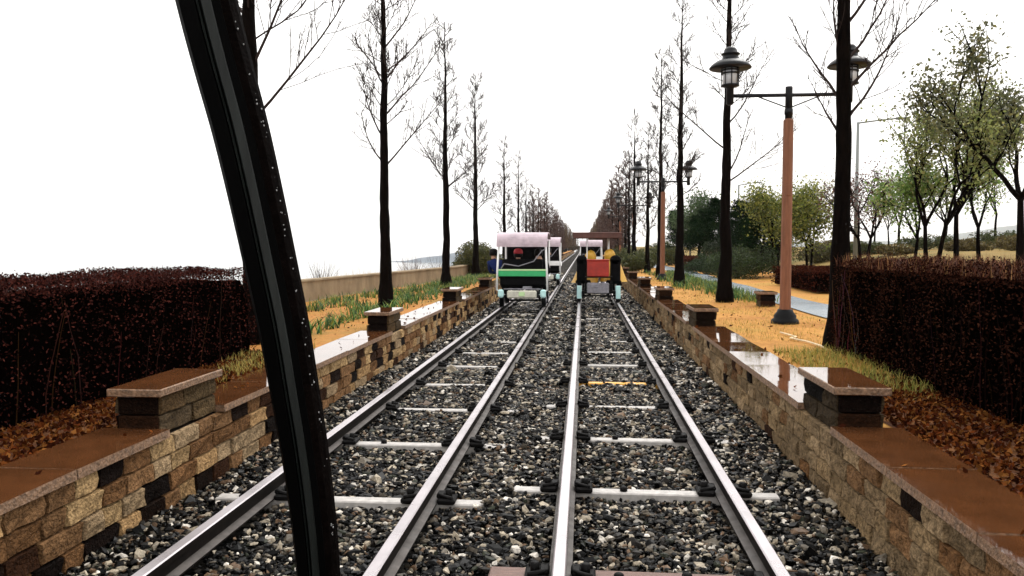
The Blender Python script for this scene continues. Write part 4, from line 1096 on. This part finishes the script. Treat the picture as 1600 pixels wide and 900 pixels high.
# ------------------------------------------------------------------ rail carts (origin: rear end, rail top, track centre)
G2 = .505
def wheel(t, x, y):
    s = 1 if x > 0 else -1
    b = MB(); b.lathe([(.05, -.05), (.165, -.05), (.19, -.042), (.19, -.030), (.162, -.022), (.158, .045), (.05, .05)], 22, (x, y, .158), 'X'); w_ = b.build('wheel', M['black'], t, fix=True)
    b = MB(); b.lathe([(.10, -.056), (.10, .056)], 16, (x, y, .158), 'X'); b.lathe([(.035, -.075), (.035, .075)], 10, (x, y, .158), 'X'); b.build('rim', M['greymetal'], w_, fix=True)
def white_cart(label, x, y, band, edge):
    t = thing('rail_cart', label, 'rail cart', (x, y, 0), 0, 'pedal rail carts')
    b = MB()
    for s in (-1, 1): b.box((s * .40, 1.05, .27), (.06, 2.0, .07), ch=.008)
    for yy in (.08, .42, 1.05, 1.75, 2.03): b.box((0, yy, .27), (.74, .06, .06), ch=.008)
    for yy in (.38, 1.72): b.tube([(-.50, yy, .16), (.50, yy, .16)], .022, 8)
    for s in (-1, 1):
        for yy in (.38, 1.72): b.box((s * .40, yy, .205), (.05, .10, .11))
    b.build('chassis', M['black'], t)
    for xx in (-G2, G2):
        for yy in (.38, 1.72): wheel(t, xx, yy)
    b = MB(); b.box((0, .02, .318), (.70, .07, .19), ch=.03); b.build('bumper', M['bumper'], t)
    b = MB(); b.box((0, -.022, .33), (.14, .012, .10), ch=.004); b.build('number_plate', M['palegreen'], t)
    for s in (-1, 1):
        b = MB(); b.box((s * .50, .05, .335), (.135, .10, .20), ch=.035); b.tube([(s * .45, .10, .33), (s * .40, .10, .29)], .015, 6); b.build('guard_plate', M['guard'], t)  # pale plates guarding the wheels, not lamps
    b = MB(); b.box((0, .62, .50), (1.08, .50, .10), ch=.03)
    for s in (-1, 1): b.box((s * .40, .62, .37), (.05, .40, .16))
    b.build('seat', M['seatblack'], t)
    b = MB(); b.box((0, .24, .68), (1.08, .09, .34), ch=.03, rx=-.08); b.box((0, .25, 1.0), (.98, .07, .30), ch=.03, rx=-.08)
    for s in (-1, 1): b.box((s * .42, .22, .36), (.05, .05, .16))
    b.build('backrest', M['seatblack'], t)
    b = MB(); b.box((0, .10, .805), (1.13, .05, .13), ch=.012); bb = b.build('back_band', band, t)
    b = MB(); b.box((0, .10, .892), (1.13, .052, .04), ch=.008); b.build('band_edge', edge, bb)
    for s in (-1, 1):
        b = MB(); b.tube([(s * .60, .06, .42), (s * .585, .06, .90), (s * .555, .10, 1.46)], .024, 8); b.tube([(s * .60, .06, .43), (s * .42, .10, .30)], .02, 6); b.build('rear_post', M['white'], t)
        b = MB(); b.tube([(s * .43, 1.98, .28), (s * .56, 1.95, .8), (s * .555, 1.85, 1.60)], .024, 8); b.build('front_post', M['white'], t)
    for s in (-1, 1):
        b = MB(); b.tube([(s * .588, .07, .78), (s * .60, .6, .72), (s * .60, 1.4, .72), (s * .565, 1.93, .86)], .018, 7); b.build('side_rail', M['white'], t)
        for yy in (1.30,):
            b = MB(); b.tube([(s * .13, yy, .33), (s * .13, yy, .45), (s * .13, yy, .45), (s * .45, yy, .45)], .016, 6); b.lathe([(.02, -.02), (.10, -.015), (.10, .015), (.02, .02)], 16, (s * .30, yy, .45), 'X'); b.box((s * .38, yy - .12, .40), (.11, .08, .03), ch=.008); b.build('crank_set', M['greymetal'], t)
    b = MB(); b.tube([(-.44, .12, .44), (.44, .12, .44)], .016, 7)
    for xx in (-.30, -.05, .28): b.tube([(xx, .12, .44), (xx + .03, .30, .30)], .012, 6)
    b.box((.12, .14, .47), (.22, .06, .07), ch=.015); b.build('rear_bar', M['greymetal'], t)
    # curved canopy: rolls down at the rear
    prof = []
    for k in range(9):
        a = PI * .5 * k / 8 + PI * .05; prof.append((.27 - .25 * math.sin(a + .0) if False else .26 - .26 * math.cos(PI * .5 - PI * .5 * k / 8), 1.44 + .34 * math.sin(PI * .5 * k / 8)))
    prof = [(.26 - .26 * math.cos(PI * .5 * k / 8), 1.44 + .33 * math.sin(PI * .5 * k / 8)) for k in range(9)] + [(.9, 1.795), (1.5, 1.77), (1.95, 1.66)]
    th_ = .03; inn = [(p[0] + (th_ if i < 6 else 0), p[1] - (th_ if i >= 4 else 0)) for i, p in enumerate(prof)]
    b = MB(); b.prism(prof + inn[::-1], 'X', -.60, .60, smooth=False)
    b.build('roof', M['canvas'], t, fix=True)
    b = MB(); b.box((0, 1.86, 1.16), (1.06, .02, .84)); b.build('shade_panel', M['seatblack'], t)  # black panel added at the front; dark interior shade put into its colour
    b = MB(); b.tube([(-.42, .02, 1.04), (-.08, .02, .985), (.28, .02, 1.10), (.48, .05, 1.36)], .013, 7); b.tube([(.46, .04, 1.34), (.57, .09, 1.40)], .013, 6); b.tube([(-.42, .02, 1.04), (-.50, .10, .93)], .013, 6); b.build('rear_strap', M['greymetal'], t)
    return t
CA, CB = (RX['a'][0] + RX['a'][1]) / 2, (RX['b'][0] + RX['b'][1]) / 2
y1 = 18.75
white_cart('white canopied rail cart with a green band across its back, on the left track', CA, y1, M['green'], M['palegreen'])
white_cart('white roofed rail cart ahead of the green banded one, mostly hidden behind it', CA, 29.5, M['white'], M['white'])
white_cart('farthest white roofed rail cart, on the right track beyond the red boxed cart', CB, 42.5, M['white'], M['white'])
person('person in a navy blue jacket leaning out on the left of the green banded cart', (CA - .40, y1 + .55, .55), M['navy'], M['darkcloth'], M['hair'], lean=(-.34, .02))
person('person in dark clothes with a red cap seated in the green banded cart', (CA - .02, y1 + .58, .55), M['darkcloth'], M['darkcloth'], M['redcloth'], head_kind='cap', lean=(-.12, .03))
person('person in dark clothes seated on the right in the green banded cart', (CA + .36, y1 + .58, .55), M['darkcloth'], M['darkcloth'], M['hair'])
person('person in a red jacket seated in the half hidden white roofed cart', (CA - .0 + .15, 29.5 + .55, .55), M['redcloth'], M['darkcloth'], M['hair'])
# umbrella-like navy rain cover bulging out beside the left passenger
def red_cart():
    t = thing('rail_cart', 'open rail cart with flat brown canopy and black seat backs on the right track', 'rail cart', (CB, 20.6, 0), 0, 'pedal rail carts')
    b = MB()
    for s in (-1, 1): b.box((s * .40, 1.05, .27), (.06, 2.0, .07), ch=.008)
    for yy in (.08, .42, 1.05, 1.75, 2.03): b.box((0, yy, .27), (.74, .06, .06), ch=.008)
    for yy in (.38, 1.72): b.tube([(-.50, yy, .16), (.50, yy, .16)], .022, 8)
    for s in (-1, 1):
        for yy in (.38, 1.72): b.box((s * .40, yy, .205), (.05, .10, .11))
    for s in (-1, 1): b.box((s * .33, .30, .50), (.05, .05, .40))
    b.box((0, .16, .66), (.70, .32, .03)); b.build('chassis', M['black'], t)
    for xx in (-G2, G2):
        for yy in (.38, 1.72): wheel(t, xx, yy)
    for s in (-1, 1):
        b = MB(); out = [(.26 * math.cos(a), .26 * math.sin(a)) for a in np.linspace(-.2, PI * .95, 12)]; inn = [(.235 * math.cos(a), .235 * math.sin(a)) for a in np.linspace(-.2, PI * .95, 12)]
        b.prism([(p + .38, q + .16) for p, q in out + inn[::-1]], 'X', s * .50 - .06, s * .50 + .06)
        b.box((s * .50, .115, .27), (.12, .03, .34), ch=.008); b.tube([(s * .45, .3, .30), (s * .40, .3, .27)], .015, 6); b.build('wheel_guard', M['guard'], t, fix=True)
    b = MB(); b.box((-.02, .03, .38), (.56, .05, .28), ch=.02); b.box((-.1, .01, .44), (.22, .03, .10), ch=.01); b.build('rear_plate', M['greymetal'], t)
    for s in (-1, 1):
        b = MB(); b.box((s * .40, .70, .52), (.40, .46, .10), ch=.03); b.box((s * .40, .70, .37), (.05, .36, .22)); b.build('seat', M['seatblack'], t)
        b = MB(); b.box((s * .435, .42, .82), (.27, .10, .62), ch=.04); b.lathe([(.10, -.05), (.145, -.03), (.145, .03), (.10, .05)], 16, (s * .435, .42, 1.08), 'Y'); b.tube([(s * .30, .38, .84), (s * .56, .38, .84)], .008, 5); b.build('backrest', M['seatblack'], t)
    for s, yy in ((-.30, .9), (.28, .9), (-.30, 1.95), (.28, 1.95)):
        b = MB(); b.tube([(s, yy, .28 if abs(s) > .35 else .28), (s, yy, 1.68)], .014, 7); b.build('canopy_post', M['white'], t)
    b = MB(); b.box((-.03, 1.45, 1.80), (1.32, 1.5, .045), ch=.015); b.box((-.03, .72, 1.73), (1.26, .03, .12), ch=.01); b.box((-.03, 2.18, 1.73), (1.26, .03, .12), ch=.01)
    for s in (-1, 1): b.box((-.03 + s * .63, 1.45, 1.73), (.03, 1.45, .12), ch=.01)
    for yy in (.9, 1.95): b.box((-.03, yy, 1.70), (1.2, .05, .05))
    b.build('canopy', M['brownroof'], t)
    return t
red_cart()
t = thing('storage_box', 'bright red box standing on the back of the brown canopied cart', 'box', (CB - .02, 20.6 + .14, .675))
b = MB(); b.box((0, 0, .205), (.56, .30, .41), ch=.02); b.build('box_body', M['redbox'], t)
b = MB(); b.box((0, 0, .425), (.585, .32, .035), ch=.01); b.build('lid', M['redbox'], t)
person('person in a yellow rain poncho leaning inward on the left seat of the canopied cart', (CB - .36, 20.6 + .72, .47), M['darkcloth'], M['darkcloth'], M['hair'], cover=M['poncho'], lean=(.16, .22))
person('person in a yellow rain poncho on the right seat of the brown canopied cart', (CB + .42, 20.6 + .72, .50), M['darkcloth'], M['darkcloth'], M['hair'], cover=M['poncho'], lean=(-.12, .12))

# ------------------------------------------------------------------ the canopy pole of the cart we sit in
def canopy_pole():
    t = thing('canopy_pole', 'black curved canopy pole wet with rain, close to the viewer on the left', 'pole', (0, 0, 0))
    # centre line in the plane y = .62 (metres), read as x against height
    pts = [(-.345, 1.86), (-.320, 1.745), (-.2984, 1.645), (-.2862, 1.595), (-.2727, 1.544), (-.2612, 1.493), (-.2500, 1.439), (-.2390, 1.384), (-.2305, 1.331), (-.2238, 1.288), (-.2174, 1.235), (-.2133, 1.184), (-.209, 1.09), (-.206, .95), (-.205, .6), (-.205, .16)]
    def cr(p0, p1, p2, p3, u):
        return tuple(.5 * (2 * b_ + (c - a) * u + (2 * a - 5 * b_ + 4 * c - d) * u * u + (3 * b_ - a - 3 * c + d) * u ** 3) for a, b_, c, d in zip(p0, p1, p2, p3))
    P = []
    for i in range(len(pts) - 1):
        p = [pts[max(i - 1, 0)], pts[i], pts[i + 1], pts[min(i + 2, len(pts) - 1)]]
        for k in range(6): P.append(cr(*p, k / 6))
    P.append(pts[-1])
    def sweep(prof, name, m, par):
        """prof: outline (across, depth) about the centre line; depth<0 towards the viewer"""
        b = MB(); vs = []; n = len(prof)
        for i, (x, z) in enumerate(P):
            a, c = P[max(i - 1, 0)], P[min(i + 1, len(P) - 1)]; tx, tz = c[0] - a[0], c[1] - a[1]; l = math.hypot(tx, tz); nx_, nz_ = -tz / l, tx / l
            sc = .80 + .35 * max(0, min(1.2, (z - 1.18) / .46))
            for u, d in prof: vs.append((x + nx_ * u * sc, .62 + d, z + nz_ * u * sc))
        b.add(vs, [(i * n + j, i * n + (j + 1) % n, (i + 1) * n + (j + 1) % n, (i + 1) * n + j) for i in range(len(P) - 1) for j in range(n)])
        b.f += [list(range(n))[::-1], [(len(P) - 1) * n + j for j in range(n)]]; b.m += [0, 0]; b.c += [(1, 1, 1)] * 2; b.s += [False] * 2
        return b.build(name, m, par, fix=True)
    w2 = .0195
    sweep([(-w2, 0), (-w2 * .93, -.010), (-w2 * .70, -.016), (-.002, -.0185), (-.0012, -.0165), (0, -.0165), (.004, -.0185), (.010, -.018), (w2 * .72, -.015), (w2 * .72, .015), (.008, .02), (-.010, .02), (-w2 * .9, .012)], 'pole_tube', M['pole'], t)
    sweep([(.0015, -.0174), (.0030, -.0196), (.0088, -.0190), (.0096, -.0175), (.005, -.0165)], 'reflection_strip', M['pole_reflection'], t)  # added strip that carries the grey reflection streak along the tube
    sweep([(-.0012, -.0178), (-.0004, -.0192), (.0004, -.0178), (-.0004, -.0165)], 'reflection_bead', M['pole_reflection'], t)
    sweep([(w2 * .70, -.0145), (w2 * .95, -.010), (w2 * 1.02, 0), (w2 * .95, .010), (w2 * .70, .0145)], 'rubber_edge', M['pole_edge'], t)
    # raindrops
    b = MB(); rr = random.Random(3)
    for k in range(110):
        i = rr.randrange(6, len(P) - 22); x, z = P[i]; a, c = P[i - 1], P[i + 1]; tx, tz = c[0] - a[0], c[1] - a[1]; l = math.hypot(tx, tz); f = rr.random()
        sc = .80 + .35 * max(0, min(1.2, (z - 1.18) / .46))
        u = rr.choice((w2 * .97, w2 * .97, w2 * .9, w2 * 1.0)); d = -.0085 if u < w2 * .95 else rr.uniform(-.009, .0)
        p = (x + tx * f - tz / l * u * sc, .62 + d, z + tz * f + tx / l * u * sc); r_ = rr.uniform(.0003, .0008)
        V = IV * r_ * np.array([1, 1, 1.3]) + np.array(p); b.add([tuple(v) for v in V], [tuple(f_) for f_ in IF], smooth=True)
    o = b.build('raindrops', M['drop'], t); o['kind'] = 'stuff'
    return t
canopy_pole()

# ------------------------------------------------------------------ haze
def haze():
    m = bpy.data.materials.new('haze'); m.use_nodes = True; N = m.node_tree.nodes; L = m.node_tree.links
    N.remove(N['Principled BSDF']); v = N.new('ShaderNodeVolumePrincipled'); v.inputs['Color'].default_value = (.97, .98, 1, 1); v.inputs['Density'].default_value = HAZE; v.inputs['Anisotropy'].default_value = .2
    L.new(v.outputs['Volume'], N['Material Output'].inputs['Volume'])
    b = MB(); b.box((0, 2900, 145), (13000, 7000, 310)); o = b.build('haze', m); tag(o, 'pale wet haze filling the air', 'haze', kind='stuff')
HAZE = .00012
if HAZE: haze()
